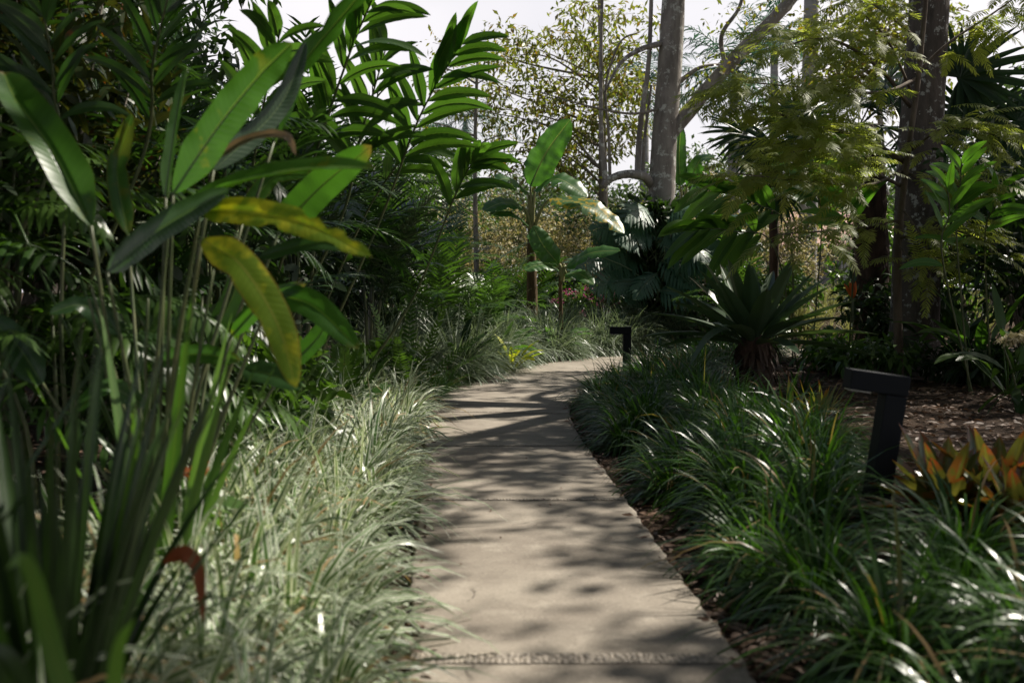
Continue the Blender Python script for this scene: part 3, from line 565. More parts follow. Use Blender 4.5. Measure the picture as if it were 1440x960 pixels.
# ------------------------------------------------------------------ strap plants, front left
b = G(-1.05, 2.2); strap_plant(b, 84, 1.1, .042, M['strap'], 'large dark strap-leaved plant in the near left corner', e=(1.12, 1.5), droop=(.3, 1.0), lean=(-.03, 0))
b = G(-1.55, 2.2); strap_plant(b, 60, 1.2, .034, M['strap'], 'dark strap-leaved plant at the far left edge beside the bigger clump', e=(1.1, 1.5), droop=(.3, .9))
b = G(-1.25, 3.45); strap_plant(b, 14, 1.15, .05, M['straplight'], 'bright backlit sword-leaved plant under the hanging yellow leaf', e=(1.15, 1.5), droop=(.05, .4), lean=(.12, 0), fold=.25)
def single(name, px, Wpx, nh, mat, label, cat, prof='strap', notch=()):
    pts = [P(*p) for p in px]; mb = MB(); mb.lamina(pts, px2m(Wpx, px[0][2]), nh, seg=20, m=4, prof=prof, rib=0, fold=.4); o = mb.build(name, M[mat]); return tag(o, label, cat)
single('dead_leaf', [(228, 792, 2.5), (258, 778, 2.5), (278, 800, 2.5), (286, 875, 2.5)], 26, (.2, -1, .3), 'rust', 'rusty brown curled dead leaf caught in the pale grass', 'leaf', 'lance')
t = thing('strap_leaf_plant', G(-.78, 1.62), 'few pale green curling leaves at the bottom left corner', 'plant')
for px, w_, m_ in (([(110, 1100, 1.7), (70, 900, 1.7), (38, 790, 1.65), (8, 800, 1.6)], 34, 'straplight'), ([(150, 1080, 1.75), (165, 920, 1.75), (190, 868, 1.7)], 28, 'straplight'), ([(60, 1080, 1.75), (20, 930, 1.7), (-60, 900, 1.7)], 30, 'strap')):
    mb = MB(); mb.lamina([np.array([-.78, 1.62, 0.])] + [P(*p) for p in px], px2m(w_, 1.7), (.3, -1, .2), seg=18, m=4, prof='strap', rib=0); mb.build('leaf', M[m_], t, t.location)
# ------------------------------------------------------------------ left thicket
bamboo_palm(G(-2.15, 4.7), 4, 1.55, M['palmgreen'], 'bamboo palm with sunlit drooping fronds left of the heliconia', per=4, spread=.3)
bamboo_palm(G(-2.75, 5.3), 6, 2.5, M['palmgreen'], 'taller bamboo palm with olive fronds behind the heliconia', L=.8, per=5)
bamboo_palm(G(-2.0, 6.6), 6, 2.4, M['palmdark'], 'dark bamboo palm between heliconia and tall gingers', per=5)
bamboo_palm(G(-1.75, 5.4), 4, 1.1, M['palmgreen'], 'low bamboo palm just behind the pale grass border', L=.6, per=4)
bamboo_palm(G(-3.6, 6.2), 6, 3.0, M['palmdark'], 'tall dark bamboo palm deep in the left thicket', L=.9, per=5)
t = thing('bamboo_palm', G(-1.62, 4.55), 'small palm holding one white-lit drooping frond across the heliconia stems', 'palm')
o = np.array(t.location)
for a, b_, n_ in (((95, 452, 4.4), (150, 412, 4.4), 13), ((190, 420, 4.45), (250, 405, 4.35), 13), ((40, 575, 4.3), (75, 562, 4.2), 10), ((20, 300, 4.5), (60, 270, 4.4), 13), ((110, 380, 4.6), (60, 340, 4.5), 12)):
    A_, B_ = P(*a), P(*b_); mb = MB(); mb.tube(spline([o, lerp(o, A_, .6), A_], 6), np.linspace(.01, .005, 7), 5)
    mb.pinnate(A_, B_ - A_, (0, -.25, 1), .62, 1.0, n_, .19, .034, ang=1.0, ldroop=1.3, t0=.1, lift=-.1, lm=2, fold=-.2, prof='lance'); mb.build('frond', M['palmgreen'], t, o)
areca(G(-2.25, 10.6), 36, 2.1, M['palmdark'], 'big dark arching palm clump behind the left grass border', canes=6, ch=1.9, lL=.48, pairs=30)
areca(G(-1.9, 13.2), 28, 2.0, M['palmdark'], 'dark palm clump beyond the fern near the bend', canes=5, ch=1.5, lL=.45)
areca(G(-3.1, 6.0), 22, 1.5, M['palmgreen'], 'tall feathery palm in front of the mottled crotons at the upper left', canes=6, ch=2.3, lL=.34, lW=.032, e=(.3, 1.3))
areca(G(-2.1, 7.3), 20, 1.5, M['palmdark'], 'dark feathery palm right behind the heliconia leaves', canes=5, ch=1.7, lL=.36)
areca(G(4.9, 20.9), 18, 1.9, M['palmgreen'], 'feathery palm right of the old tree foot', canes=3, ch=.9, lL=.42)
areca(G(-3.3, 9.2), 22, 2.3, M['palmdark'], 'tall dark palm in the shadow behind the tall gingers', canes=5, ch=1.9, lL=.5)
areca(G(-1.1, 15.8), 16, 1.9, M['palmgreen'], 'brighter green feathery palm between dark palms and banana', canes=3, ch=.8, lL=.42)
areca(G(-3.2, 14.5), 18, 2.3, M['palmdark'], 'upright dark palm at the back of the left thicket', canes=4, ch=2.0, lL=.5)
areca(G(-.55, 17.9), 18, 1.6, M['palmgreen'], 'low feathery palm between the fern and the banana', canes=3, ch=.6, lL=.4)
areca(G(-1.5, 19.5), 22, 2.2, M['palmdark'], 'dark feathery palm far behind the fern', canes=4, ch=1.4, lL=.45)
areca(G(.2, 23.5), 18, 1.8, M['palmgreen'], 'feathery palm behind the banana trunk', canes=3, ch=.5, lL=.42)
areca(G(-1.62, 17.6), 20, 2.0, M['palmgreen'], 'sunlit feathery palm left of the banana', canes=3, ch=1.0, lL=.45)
for x, y, l_, lab, mt in ((-1.2, 11.2, 1.5, 'upright ladder-like fern beside the left grass border', 'palmgreen'), (-1.55, 9.0, .7, 'small dark fern under the arching palm', 'palmgreen')):
    t = thing('sword_fern', G(x, y), lab, 'fern')
    for i in range(9):
        a = i * .72 + R.normal(0, .15); el = R.uniform(.75, 1.35); mb = MB(); mb.pinnate((0, 0, 0), (np.cos(a) * np.cos(el), np.sin(a) * np.cos(el), np.sin(el)), (-np.cos(a), -np.sin(a) - .6, .6), l_ * R.uniform(.7, 1.1), R.uniform(.2, .7), 26, .13, .036, ang=1.35, ldroop=.1, t0=.1, lift=0, lseg=2); mb.build('frond', M[mt], t)
# tall gingers
def gp(*px): return [P(*p) for p in px]
ginger([G(-1.95, 8.6)] + gp((530, 320, 8.3), (590, 165, 8.0), (652, 55, 7.8)), 20, .50, .105, M['ginger'], 'tall ginger shoot with a plume of broad leaves against the sky', (1, 0, .15), t0=.5)
ginger([G(-2.2, 7.6)] + gp((430, 260, 7.5), (490, 80, 7.2), (535, -25, 7.0)), 22, .48, .10, M['ginger'], 'tallest ginger shoot reaching out of the frame left of the sky gap', (1, -.1, .2), t0=.4)
ginger([G(-1.7, 9.4)] + gp((575, 430, 9.2), (640, 275, 8.9), (672, 215, 8.7)), 12, .48, .105, M['ginger'], 'short ginger shoot bending right above the dark palm', (1, 0, .25), t0=.62)
ginger([G(-2.3, 8.0)] + gp((470, 330, 7.9), (505, 200, 7.7), (545, 60, 7.6)), 15, .46, .10, M['ginger'], 'slimmer ginger shoot between the two tallest shoots', (1, .3, 0), t0=.55)
ginger([G(-2.6, 7.0)] + gp((330, 330, 6.8), (372, 140, 6.6), (395, 40, 6.4)), 15, .44, .095, M['ginger'], 'ginger shoot with yellowed upper leaves above the heliconia', (1, 0, .2), t0=.45)
ginger([G(-2.3, 10.0)] + gp((500, 330, 9.8), (560, 230, 9.5), (600, 190, 9.3)), 10, .46, .10, M['ginger'], 'low ginger shoot half hidden in the dark palms', (1, 0, .3), t0=.55)
# crotons, shrubs and closing trees on the left
shrub(G(-3.0, 6.6), 3.6, .85, 46, 34, .20, .055, M['croton'], 'tall croton with orange and red mottled leaves at the top left', name='croton_shrub', cl_r=.3, m=2)
shrub(G(-3.9, 7.6), 3.9, .9, 40, 34, .19, .06, M['croton'], 'second croton with darker mottled leaves deeper in the thicket', name='croton_shrub', cl_r=.32)
shrub(G(-4.3, 6.0), 4.3, 1.2, 85, 40, .17, .06, M['shrub'], 'dense dark shrub closing the upper left corner', cl_r=.34)
shrub(G(-3.3, 4.6), 2.6, .8, 50, 36, .16, .055, M['shrub'], 'dark leafy shrub at the left edge behind the heliconia', cl_r=.3)
shrub(G(-5.2, 8.6), 4.6, 1.5, 90, 40, .2, .08, M['shrub'], 'big dark shrub behind the crotons', cl_r=.4)
shrub(G(-4.3, 11.0), 3.7, 1.3, 80, 40, .2, .075, M['shrub'], 'dark shrub filling the gap behind the gingers', cl_r=.4)
shrub(G(-3.4, 12.2), 2.5, 1.2, 60, 40, .2, .075, M['shrub'], 'lower dark shrub behind the arching palm clump', cl_r=.4)
shrub(G(-2.7, 15.8), 2.3, 1.2, 60, 40, .2, .08, M['shrub'], 'rounded dark shrub far back on the left side', cl_r=.4)
shrub(G(-2.7, 8.3), 1.7, .9, 50, 36, .16, .06, M['shrub'], 'dark undershrub at the feet of the gingers', cl_r=.3)
shrub(G(-2.3, 5.9), 1.2, .6, 34, 30, .14, .05, M['shrub'], 'dark undershrub behind the backlit sword leaves', cl_r=.25)
tree(G(-6.6, 14), [G(-6.6, 14), (-6.4, 14, 3), (-6.2, 13.8, 6)], blob((-6.2, 13.5, 6.0), (2.6, 2.2, 2.4), 46), .22, M['shrub'], 'dark broadleaf tree rising behind the left thicket', per=44, cl_r=.6, L=.2, Wd=.09, bark='barkdark')
q = np.c_[R.uniform(-9, 1.0, 330), R.uniform(-3, 10.5, 330)]; q = q[np.hypot((q[:, 0] + 4.4) / 5., (q[:, 1] - 4) / 6.5) < 1]
tree(G(-5.6, 5.2), [G(-5.6, 5.2), (-5.5, 5.2, 2.6), (-5.0, 5.0, 5.2), (-4.7, 4.8, 6.6)], np.c_[q, 5.6 + .16 * np.maximum(q[:, 1] - 5, 0) + R.uniform(0, 2.4, len(q))], .3, M['crown'], 'unseen broad tree added off the left edge to block overhead sky light', per=40, cl_r=.55, L=.24, Wd=.11, bark='barkdark', sub=1)  # added out of view; its crown cuts sky fill over the left thicket
q = np.c_[R.uniform(-6, 9, 420), R.uniform(-9, .5, 420)]; q = q[np.hypot((q[:, 0] - 2.) / 8., (q[:, 1] + 4.5) / 5.) < 1]
tree(G(3.4, -4.5), [G(3.4, -4.5), (3.3, -4.4, 2.6), (3., -4.3, 5.0)], np.c_[q, 4.2 + R.uniform(0, 3., len(q))], .3, M['crown'], 'unseen broad tree added behind the viewpoint to block sky light', per=40, cl_r=.6, L=.24, Wd=.11, bark='barkdark', sub=1)  # added behind the camera to darken the shade, never in view
tree(G(-4.6, 7.4), [G(-4.6, 7.4), (-4.5, 7.4, 2.2), (-4.2, 7.1, 4.0)], blob((-4.1, 7.0, 4.3), (1.5, 1.3, 1.2), 34), .1, M['croton'], 'small tree with reddish new leaves over the top left corner', per=36, cl_r=.4, L=.19, Wd=.06, bark='barkdark')
# low broadleaf plants between grass and palms
for x, y, h, lab in ((-1.85, 7.6, .75, 'low bright-leaved plant behind the pale grass, nearest the dark palm'), (-1.75, 6.7, .6, 'low dark broadleaf plant behind the pale grass, below the ginger stems'), (-1.5, 11.2, .7, 'low broadleaf plant at the foot of the arching palm'), (-1.9, 8.8, .6, 'low glossy plant beside the small dark fern')):
    shrub(G(x, y), h, .42, 26, 26, .15, .05, M['shrubmid'], lab, name='broadleaf_plant', cat='plant', cl_r=.18, stems=3, m=2, droop=.8, low=.1)
t = thing('red_flower_plant', G(-1.28, 3.9), 'small plant with orange-red blooms peeping beside the pale grass', 'plant'); o = np.array(t.location)
C = np.array([P(268, 668, 3.8), P(282, 655, 3.85), P(208, 770, 3.0), P(503, 665, 5.6), P(276, 662, 3.8)])
mb = MB(); mb.leaves(C[[0, 1, 4]], 9, .028, .034, .018); mb.build('flower', M['redflower'], t, o)
mb = MB()
for c in C[[0, 1, 4]]: mb.tube(spline([o, lerp(o, c, .6), c], 5), .005, 5)
mb.build('stem', M['stem'], t, o); mb = MB(); mb.leaves(np.array([lerp(o, c, .7) for c in C[[0, 1, 4]]]), 16, .12, .14, .04, m=2); mb.build('foliage', M['straplight'], t, o)
# ------------------------------------------------------------------ banana and centre
def banana(loc, trunk_px, r_, leaves, label):
    t = thing('banana_plant', loc, label, 'banana plant'); tr = [np.asarray(loc, float) - [0, 0, .1]] + gp(*trunk_px); c = spline(tr, 14)
    mb = MB(); mb.tube(c, np.linspace(r_, r_ * .6, 15), 10, rough=.12); mb.build('pseudostem', M['bananastem'], t, loc)
    top = c[-1]
    for px, w_, nh, m_, nt_ in leaves:
        pts = gp(*px); mb = MB(); mb.lamina(pts, px2m(w_, px[0][2]), nh, seg=34, m=6, fold=.3, sag=.35, wave=.07, prof='paddle', notch=nt_, rib=.02)
        lf = mb.build('leaf', M[m_], t, loc); mb = MB(); mb.tube(spline([top - [0, 0, .15], lerp(top, pts[0], .5) + [0, 0, .06], pts[0]], 8), np.linspace(.05, .022, 9), 6); mb.build('petiole', M['stemyel'], lf, np.zeros(3) + loc)
    return t
Z_ = ()
b = P(749, 425, 21.); b[2] = gz(b[0], b[1])
banana(b, ((748, 400, 21.), (747, 350, 21.), (748, 322, 21.)), .125, [
    ([(746, 262, 21), (768, 215, 20.9), (802, 168, 20.7)], 46, (-.25, -1, .2), 'banana', ((.2, -1, .3), (.5, -1, .25))),
    ([(752, 266, 21), (785, 252, 20.6), (826, 277, 20.3)], 42, (.1, -.7, .9), 'banana', ((.3, 1, .7), (.45, 1, .6), (.62, 1, .8))),
    ([(772, 280, 20.9), (815, 285, 20.4), (848, 302, 20.2), (878, 328, 20)], 40, (.35, -.8, .7), 'bananaold', ((.4, 1, .6), (.6, 1, .7), (.8, 1, .6))),
    ([(742, 270, 21), (712, 252, 20.6), (684, 262, 20.4)], 38, (-.1, -.7, .9), 'banana', ((.3, 1, .5), (.5, -1, .6), (.7, 1, .6))),
    ([(735, 290, 20.9), (708, 285, 20.6), (680, 296, 20.3)], 34, (0, -.7, .9), 'banana', ()),
    ([(752, 325, 21), (762, 345, 20.7), (780, 364, 20.6)], 32, (.5, -1, .2), 'banana', ()),
    ([(744, 318, 21), (722, 302, 20.6), (688, 300, 20.4)], 18, (0, -.7, .9), 'banana', ()),
    ], 'banana plant with one tall upright leaf beyond the bend')
b = P(790, 425, 20.); b[2] = gz(b[0], b[1])
banana(b, ((788, 400, 20.), (790, 385, 20.)), .05, [
    ([(786, 372, 20), (764, 345, 19.8), (750, 318, 19.8)], 34, (.3, -1, .2), 'banana', ()),
    ([(796, 375, 20), (830, 356, 19.6), (872, 352, 19.3)], 30, (.1, -.8, .8), 'banana', ((.5, 1, .5),)),
    ([(785, 378, 20), (760, 372, 19.6), (738, 380, 19.4)], 26, (0, -.7, .9), 'banana', ()),
    ([(796, 385, 20), (815, 385, 19.7), (835, 400, 19.5)], 26, (0, -.7, .9), 'banana', ()),
    ], 'young banana sucker right of the tall banana')
def low_heli(loc, n, L, Wd, mat, label, e=(.7, 1.35), name='canna_plant', droop=(.6, 1.3), lean=(0, -.1), stalk=.5, prof='lance'):
    t = thing(name, loc, label, 'plant')
    for i in range(n):
        a = i * 2.4 + R.normal(0, .3); el = R.uniform(*e); mb = MB(); D = np.array([np.cos(a) * np.cos(el) + lean[0], np.sin(a) * np.cos(el) + lean[1], np.sin(el)]); s_ = L * stalk * R.uniform(.6, 1.3)
        ps, ds, ns = mb.path((0, 0, 0), D, (-np.cos(a), -np.sin(a), .8), s_, 5, .15); mb.tube(ps, np.linspace(.012, .007, 6), 5)
        qs, _, n2 = mb.path(ps[-1], ds[-1], ns[-1], L * R.uniform(.75, 1.1), 5, R.uniform(*droop)); mb.lamina(qs, Wd * R.uniform(.8, 1.1), n2[0] + R.normal(0, .2, 3), seg=14, m=4, fold=.3, sag=.2, prof=prof, rib=.006); mb.build('leaf', mat, t)
    return t
for px, d, n, L, w_, m_, lab in ((655, 17, 12, .8, .2, 'shrubmid', 'broad-leaved plant at the foot of the feathery palm'), (700, 17.5, 12, .75, .2, 'ginger', 'broad-leaved plant just left of the banana trunk'), (775, 20, 10, .7, .2, 'gingerlit', 'yellow-green broad-leaved plant below the young banana'), (720, 15.9, 10, .5, .12, 'heliyel', 'low plant with yellowing leaves at the left end of the hedge grass'), (640, 14.6, 12, .7, .16, 'shrub', 'dark broad-leaved plant between the fern and the hedge grass')):
    b = P(px, 430, d); low_heli(G(b[0], b[1] if d > 17 else b[1] + .6), n, L, w_, M[m_], lab)
# tan dry bushes, flowers
for px, d, h, r_, m_, lab in ((755, 27, 2.7, 1.7, 'tan', 'tan dry bush directly behind the banana'), (830, 28, 2.9, 1.7, 'tan', 'tan dry bush between banana and old tree'), (690, 29, 3.0, 1.7, 'tan', 'tan dry bush left of the banana crown'), (885, 29, 2.7, 1.3, 'yellowtree', 'yellow-green bush touching the old tree trunk'), (1000, 27, 3.0, 1.7, 'tan', 'tan dry bush right of the old tree'), (1100, 29, 2.3, 1.6, 'tan', 'straw-coloured bush behind the giant bromeliad')):
    b = P(px, 411, d); shrub(G(b[0], b[1]), h, r_, 110, 46, .11, .05, M[m_], lab, cl_r=.34, stems=8, low=.05, squash=.9)
for px, d, h, r_, m_ , lab in ((600, 23, 1.6, 1.2, 'shrub', 'low dark shrub at the foot of the far palms, left of the banana'), (690, 24.5, 1.5, 1.1, 'shrubmid', 'low green shrub just behind the banana trunk, on its left'), (790, 25.5, 1.4, 1.1, 'shrub', 'low dark shrub just behind the banana trunk, on its right'), (880, 24.5, 1.4, 1.0, 'shrubmid', 'low green shrub left of the philodendron'), (990, 22.5, 1.5, 1.1, 'shrub', 'low dark shrub right of the philodendron'), (1080, 24.5, 1.3, 1.1, 'shrubmid', 'low green shrub behind the giant bromeliad')):
    b = P(px, 411, d); shrub(G(b[0], b[1]), h, r_, 60, 40, .16, .07, M[m_], lab, cl_r=.32, low=.0, m=2)
b = P(826, 411, 23.5); t = shrub(G(b[0], b[1]), 1.3, .9, 60, 40, .10, .045, M['shrubmid'], 'flowering bush with magenta blossoms beyond the hedge grass', name='flowering_shrub', cl_r=.25, low=.1)
mb = MB(); mb.leaves(blob((0, -.3, .8), (.9, .5, .35), 16, .2), 26, .1, .055, .04); mb.build('blossom', M['flower'], t)
# yellow-green open tree behind the banana with its bare limbs
def tpx(*px): return [P(*p) for p in px]
b = P(846, 400, 26); b[2] = gz(b[0], b[1])
tgt = [P(px, py, 26 + R.normal(0, 1.)) for px, py in ((700, 80), (715, 130), (735, 170), (760, 110), (770, 60), (800, 20), (815, 90), (790, 150), (745, 205), (700, 195), (820, 190), (850, 20), (870, 60), (880, 130), (820, 230), (690, 150), (775, 215), (870, 200), (900, 60), (730, 60), (665, 110), (680, 215), (855, 110), (800, 185), (840, 150), (760, 240), (720, 235), (895, 175), (830, 60), (905, 120), (680, 60), (640, 150))]
tree(b, [b] + tpx((848, 260, 26), (846, 130, 26), (842, -40, 26)), tgt, .16, M['yellowtree'], 'open yellow-green tree with bare twigs behind the banana', leafm=.55, per=46, cl_r=.5, L=.19, Wd=.07, bark='barkthin', twig=.008, sub=4, r1=.04, squash=.55)
# old grey tree with stub limb and leaning branch
b = P(928, 420, 23.4); b[2] = gz(b[0], b[1]); old = thing('old_tree', b, 'thick grey tree with a sawn side limb and leaning branches, behind the bend', 'tree')
mb = MB(); c = spline([b - [0, 0, .1]] + tpx((926, 380, 23.4), (930, 285, 23.4), (934, 200, 23.4), (942, 90, 23.4), (948, -20, 23.4), (950, -160, 23.4)), 40); mb.tube(c, 0.285 * np.concatenate([[1.4, 1.35, 1.25, 1.2], np.linspace(1.18, .86, 37)]), 18, rough=.06); mb.build('trunk', M['bark'], old, b)
def limb(px, r0, r1, par, bk='bark', org=None, nm='limb', sides=9):
    mb = MB(); mb.tube(spline(tpx(*px), 22), np.linspace(r0, r1, 23), sides, rough=.1); return mb.build(nm, M[bk], par, org)
limb([(918, 262, 23.4), (905, 248, 23.1), (880, 245, 22.9), (858, 252, 22.8), (848, 262, 22.8)], 0.117, 0.076, old, org=b)
limb([(852, 258, 22.8), (846, 200, 22.8), (845, 120, 22.8), (846, 20, 22.8), (850, -60, 22.8)], 0.068, 0.027, old, org=b)
limb([(858, 258, 22.8), (856, 190, 22.8), (852, 120, 22.9), (872, 60, 23.0), (900, 45, 23.3)], 0.040, 0.018, old, 'barkthin', org=b)
limb([(896, 252, 23.1), (900, 180, 23.1), (912, 90, 23.3), (917, -30, 23.4)], 0.072, 0.045, old, org=b)
limb([(904, 240, 23.3), (907, 190, 23.3), (916, 120, 23.3)], 0.045, 0.027, old, org=b)
limb([(936, 196, 23.4), (985, 137, 23.4), (1035, 80, 23.4), (1080, 35, 23.4), (1120, -10, 23.4), (1180, -90, 23.4)], 0.188, 0.125, old, org=b)
limb([(1020, 95, 23.4), (1015, 50, 23.4), (1040, 10, 23.4), (1050, -40, 23.4)], 0.062, 0.031, old, org=b)
limb([(935, 60, 23.4), (900, 70, 22.9), (872, 90, 22.6), (850, 130, 22.4)], 0.075, 0.025, old, org=b)
limb([(940, 150, 23.4), (890, 160, 22.8), (830, 150, 22.1), (760, 130, 21.8)], 0.037, 0.013, old, 'barkthin', org=b)
limb([(955, 115, 23.4), (985, 95, 23.4), (1020, 90, 23.7)], 0.062, 0.025, old, org=b)
C = []
for px in (((880, 80), (858, 118)), ((800, 145), (760, 128)), ((985, 98), (1020, 92)), ((1015, 30), (1060, 10))):
    for (a, c_) in px: C.append(P(a, c_, 22.9))
top = P(950, -160, 23.4); CC = blob(top + [.5, 1., 2.6], (3.4, 3., 1.6), 40); mb = MB()
for e_ in CC[:22]: mb.tube(spline([top - [0, 0, .6 + R.random()], lerp(top, e_, .5) + [0, 0, .25], e_], 8), np.linspace(.11, .02, 9), 6); 
mb.build('limb', M['bark'], old, b)
mb = MB(); mb.leaves(np.concatenate([CC, np.array(C) + R.normal(0, .1, (len(C), 3))]), 46, .55, .14, .06); mb.build('crown', M['yellowtree'], old, b)
# thin pale stems left of centre
for px, d, top_, lab in ((672, 24, 60, 'thin pale bare trunk standing left of the yellow-green tree'),):
    b = P(px, 400, d); b[2] = gz(b[0], b[1]); tree(b, [b] + tpx((px - 4, 240, d), (px, top_, d)), [P(px + dx, y_, d) for dx, y_ in ((-55, 95), (-35, 150), (30, 190), (-60, 130), (25, 110), (-30, 70), (-75, 170))], .07, M['yellowtree'], lab, per=22, cl_r=.4, L=.14, Wd=.06, bark='barkthin', r1=.03)
# climbing philodendron round the old tree
pb = P(925, 430, 22.6); pb[2] = gz(pb[0], pb[1])
t = thing('philodendron_plant', pb, 'blue-green split-leaf philodendron climbing the foot of the old tree', 'plant')
def mon(cpx, d, D, N, L, w_):
    c = P(cpx[0], cpx[1], d); mb = MB(); mb.pinnate(c, D, N, L, .5, 12, w_ * .6, .075, ang=1.2, ldroop=.5, t0=.02, lift=.02, rib=.012, prof='lance', taper=.8, jit=.05, lm=2, fold=-.12)
    mb.strips([c], D, N, L * .9, w_ * .2, seg=8, m=2, droop=.5, prof='leaf'); s_ = np.array([pb[0] + R.normal(0, .1), pb[1], max(pb[2], c[2] - .9)]); mb.tube(spline([s_, lerp(s_, c, .5) + [0, 0, .15], c], 6), .012, 5); mb.build('leaf', M['monstera'], t, pb)
for i in range(44):
    cx = 925 + R.normal(0, 36); cy_ = R.uniform(285, 412); sx = np.sign(cx - 925) * R.uniform(.2, .9); D = (sx, R.uniform(-.7, -.2), R.uniform(-.75, .25)); mon((cx, cy_), 22.5 + R.normal(0, .25), D, (sx * .2 + R.normal(0, .2), -.8, R.uniform(.2, .8)), R.uniform(.75, 1.2), R.uniform(.7, 1.0))
mb = MB(); mb.leaves(np.array([P(925 + R.normal(0, 26), R.uniform(290, 430), 22.8) for _ in range(60)]), 26, .36, .24, .12, m=2, seg=3, droop=.8); mb.build('foliage', M['shrub'], t, pb)
for px, w_, nh_, m_ in (([(300, 470, 4.4), (330, 410, 4.4), (345, 350, 4.4)], 34, (.4, -1, .1), 'helidark'), ([(170, 470, 4.3), (120, 430, 4.3), (70, 440, 4.2)], 36, (0, -1, .6), 'helidark'), ([(400, 520, 4.5), (450, 470, 4.5), (470, 430, 4.5)], 30, (.2, -1, .2), 'heliconia'), ([(180, 330, 4.3), (165, 240, 4.4), (185, 160, 4.4)], 34, (.5, -1, .1), 'heliconia'), ([(205, 570, 3.9), (150, 545, 3.8), (105, 580, 3.7)], 34, (0, -1, .6), 'heliconia'), ([(345, 300, 4.6), (385, 250, 4.7), (440, 245, 4.7)], 32, (0, -1, .5), 'heliconia')):
    hleaf(px, w_, nh_, mat=m_, notch=((.55, 1, .35), (.7, -1, .3)))
b = P(962, 425, 25.5); b[2] = gz(b[0], b[1])
banana(b, ((960, 380, 25.5), (960, 300, 25.5)), .11, [
    ([(957, 262, 25.5), (955, 220, 25.3), (958, 176, 25.2)], 22, (.2, -1, .1), 'banana', ()), ([(966, 262, 25.5), (985, 225, 25.2), (1004, 222, 25)], 26, (.1, -.7, .8), 'banana', ((.5, 1, .5),)),
    ([(968, 275, 25.5), (990, 255, 25.2), (1012, 270, 25)], 26, (0, -.7, .9), 'banana', ((.4, 1, .5),)), ([(955, 280, 25.5), (975, 290, 25), (992, 312, 24.8)], 26, (.2, -.8, .7), 'banana', ())], 'pale banana plant half hidden behind the old grey trunk')
ginger([G(-3.0, 5.7)] + gp((190, 250, 5.6), (215, 90, 5.4), (240, -20, 5.3)), 14, .36, .07, M['helidark'], 'ginger shoot rising through the foliage at the upper left', (1, -.2, .1), t0=.45)
ginger([G(-3.3, 5.2)] + gp((60, 260, 5.1), (75, 120, 5.), (60, 10, 4.9)), 13, .36, .07, M['helidark'], 'ginger shoot at the far upper left edge', (1, -.2, .1), t0=.45)
# ------------------------------------------------------------------ right side
b = G(2.68, 11.0) + [0, 0, .14]; t = thing('giant_bromeliad', b, 'giant dark rosette bromeliad with broad sword leaves on a shaggy stump', 'bromeliad')
mb = MB(); mb.tube([(0, 0, -.35), (0, 0, .15), (.01, 0, .35), (0, 0, .52)], [.17, .19, .2, .15], 14, rough=.35); mb.build('stump', M['barkbrown'], t)
mb = MB(); n = 60; a = R.random(n) * 6.28; mb.strips(np.c_[np.cos(a) * .16, np.sin(a) * .16, R.uniform(.15, .5, n)], np.c_[np.cos(a) * .6, np.sin(a) * .6, R.uniform(-.4, .2, n)], (0, 0, 1), .28, .04, seg=5, m=2, droop=1.9, fold=.2, prof='strap'); mb.build('dead_leaf_skirt', M['skirt'], t)
for i in range(36):
    a = i * 2.39996; q_ = i / 35; el = .16 + 1.06 * q_ ** .9; L = (1.3 - .42 * q_) * R.uniform(.93, 1.05); D = (np.cos(a) * np.cos(el), np.sin(a) * np.cos(el), np.sin(el)); N = (-np.cos(a) * np.sin(el), -np.sin(a) * np.sin(el), np.cos(el)); mb = MB()
    ps, _, n2 = mb.path((np.cos(a) * .08, np.sin(a) * .08, .42 + .12 * q_), D, N, L, 6, .42 * (1 - q_) + .05, 0); mb.lamina(ps, .22, N, seg=16, m=6, fold=.45, sag=.0, prof='lance', wave=.01, rib=0); mb.build('leaf', M['bromeliad'], t)
ps = [b + [-.12, -.1, .4], b + [-.35, -.35, .62], b + [-.62, -.55, .55], b + [-.86, -.7, .22]]; mb = MB(); mb.lamina(ps, .12, (-.3, -.6, 1), seg=16, m=4, prof='lance', fold=.3, rib=0); mb.build('leaf', M['bromeliad'], t, b)
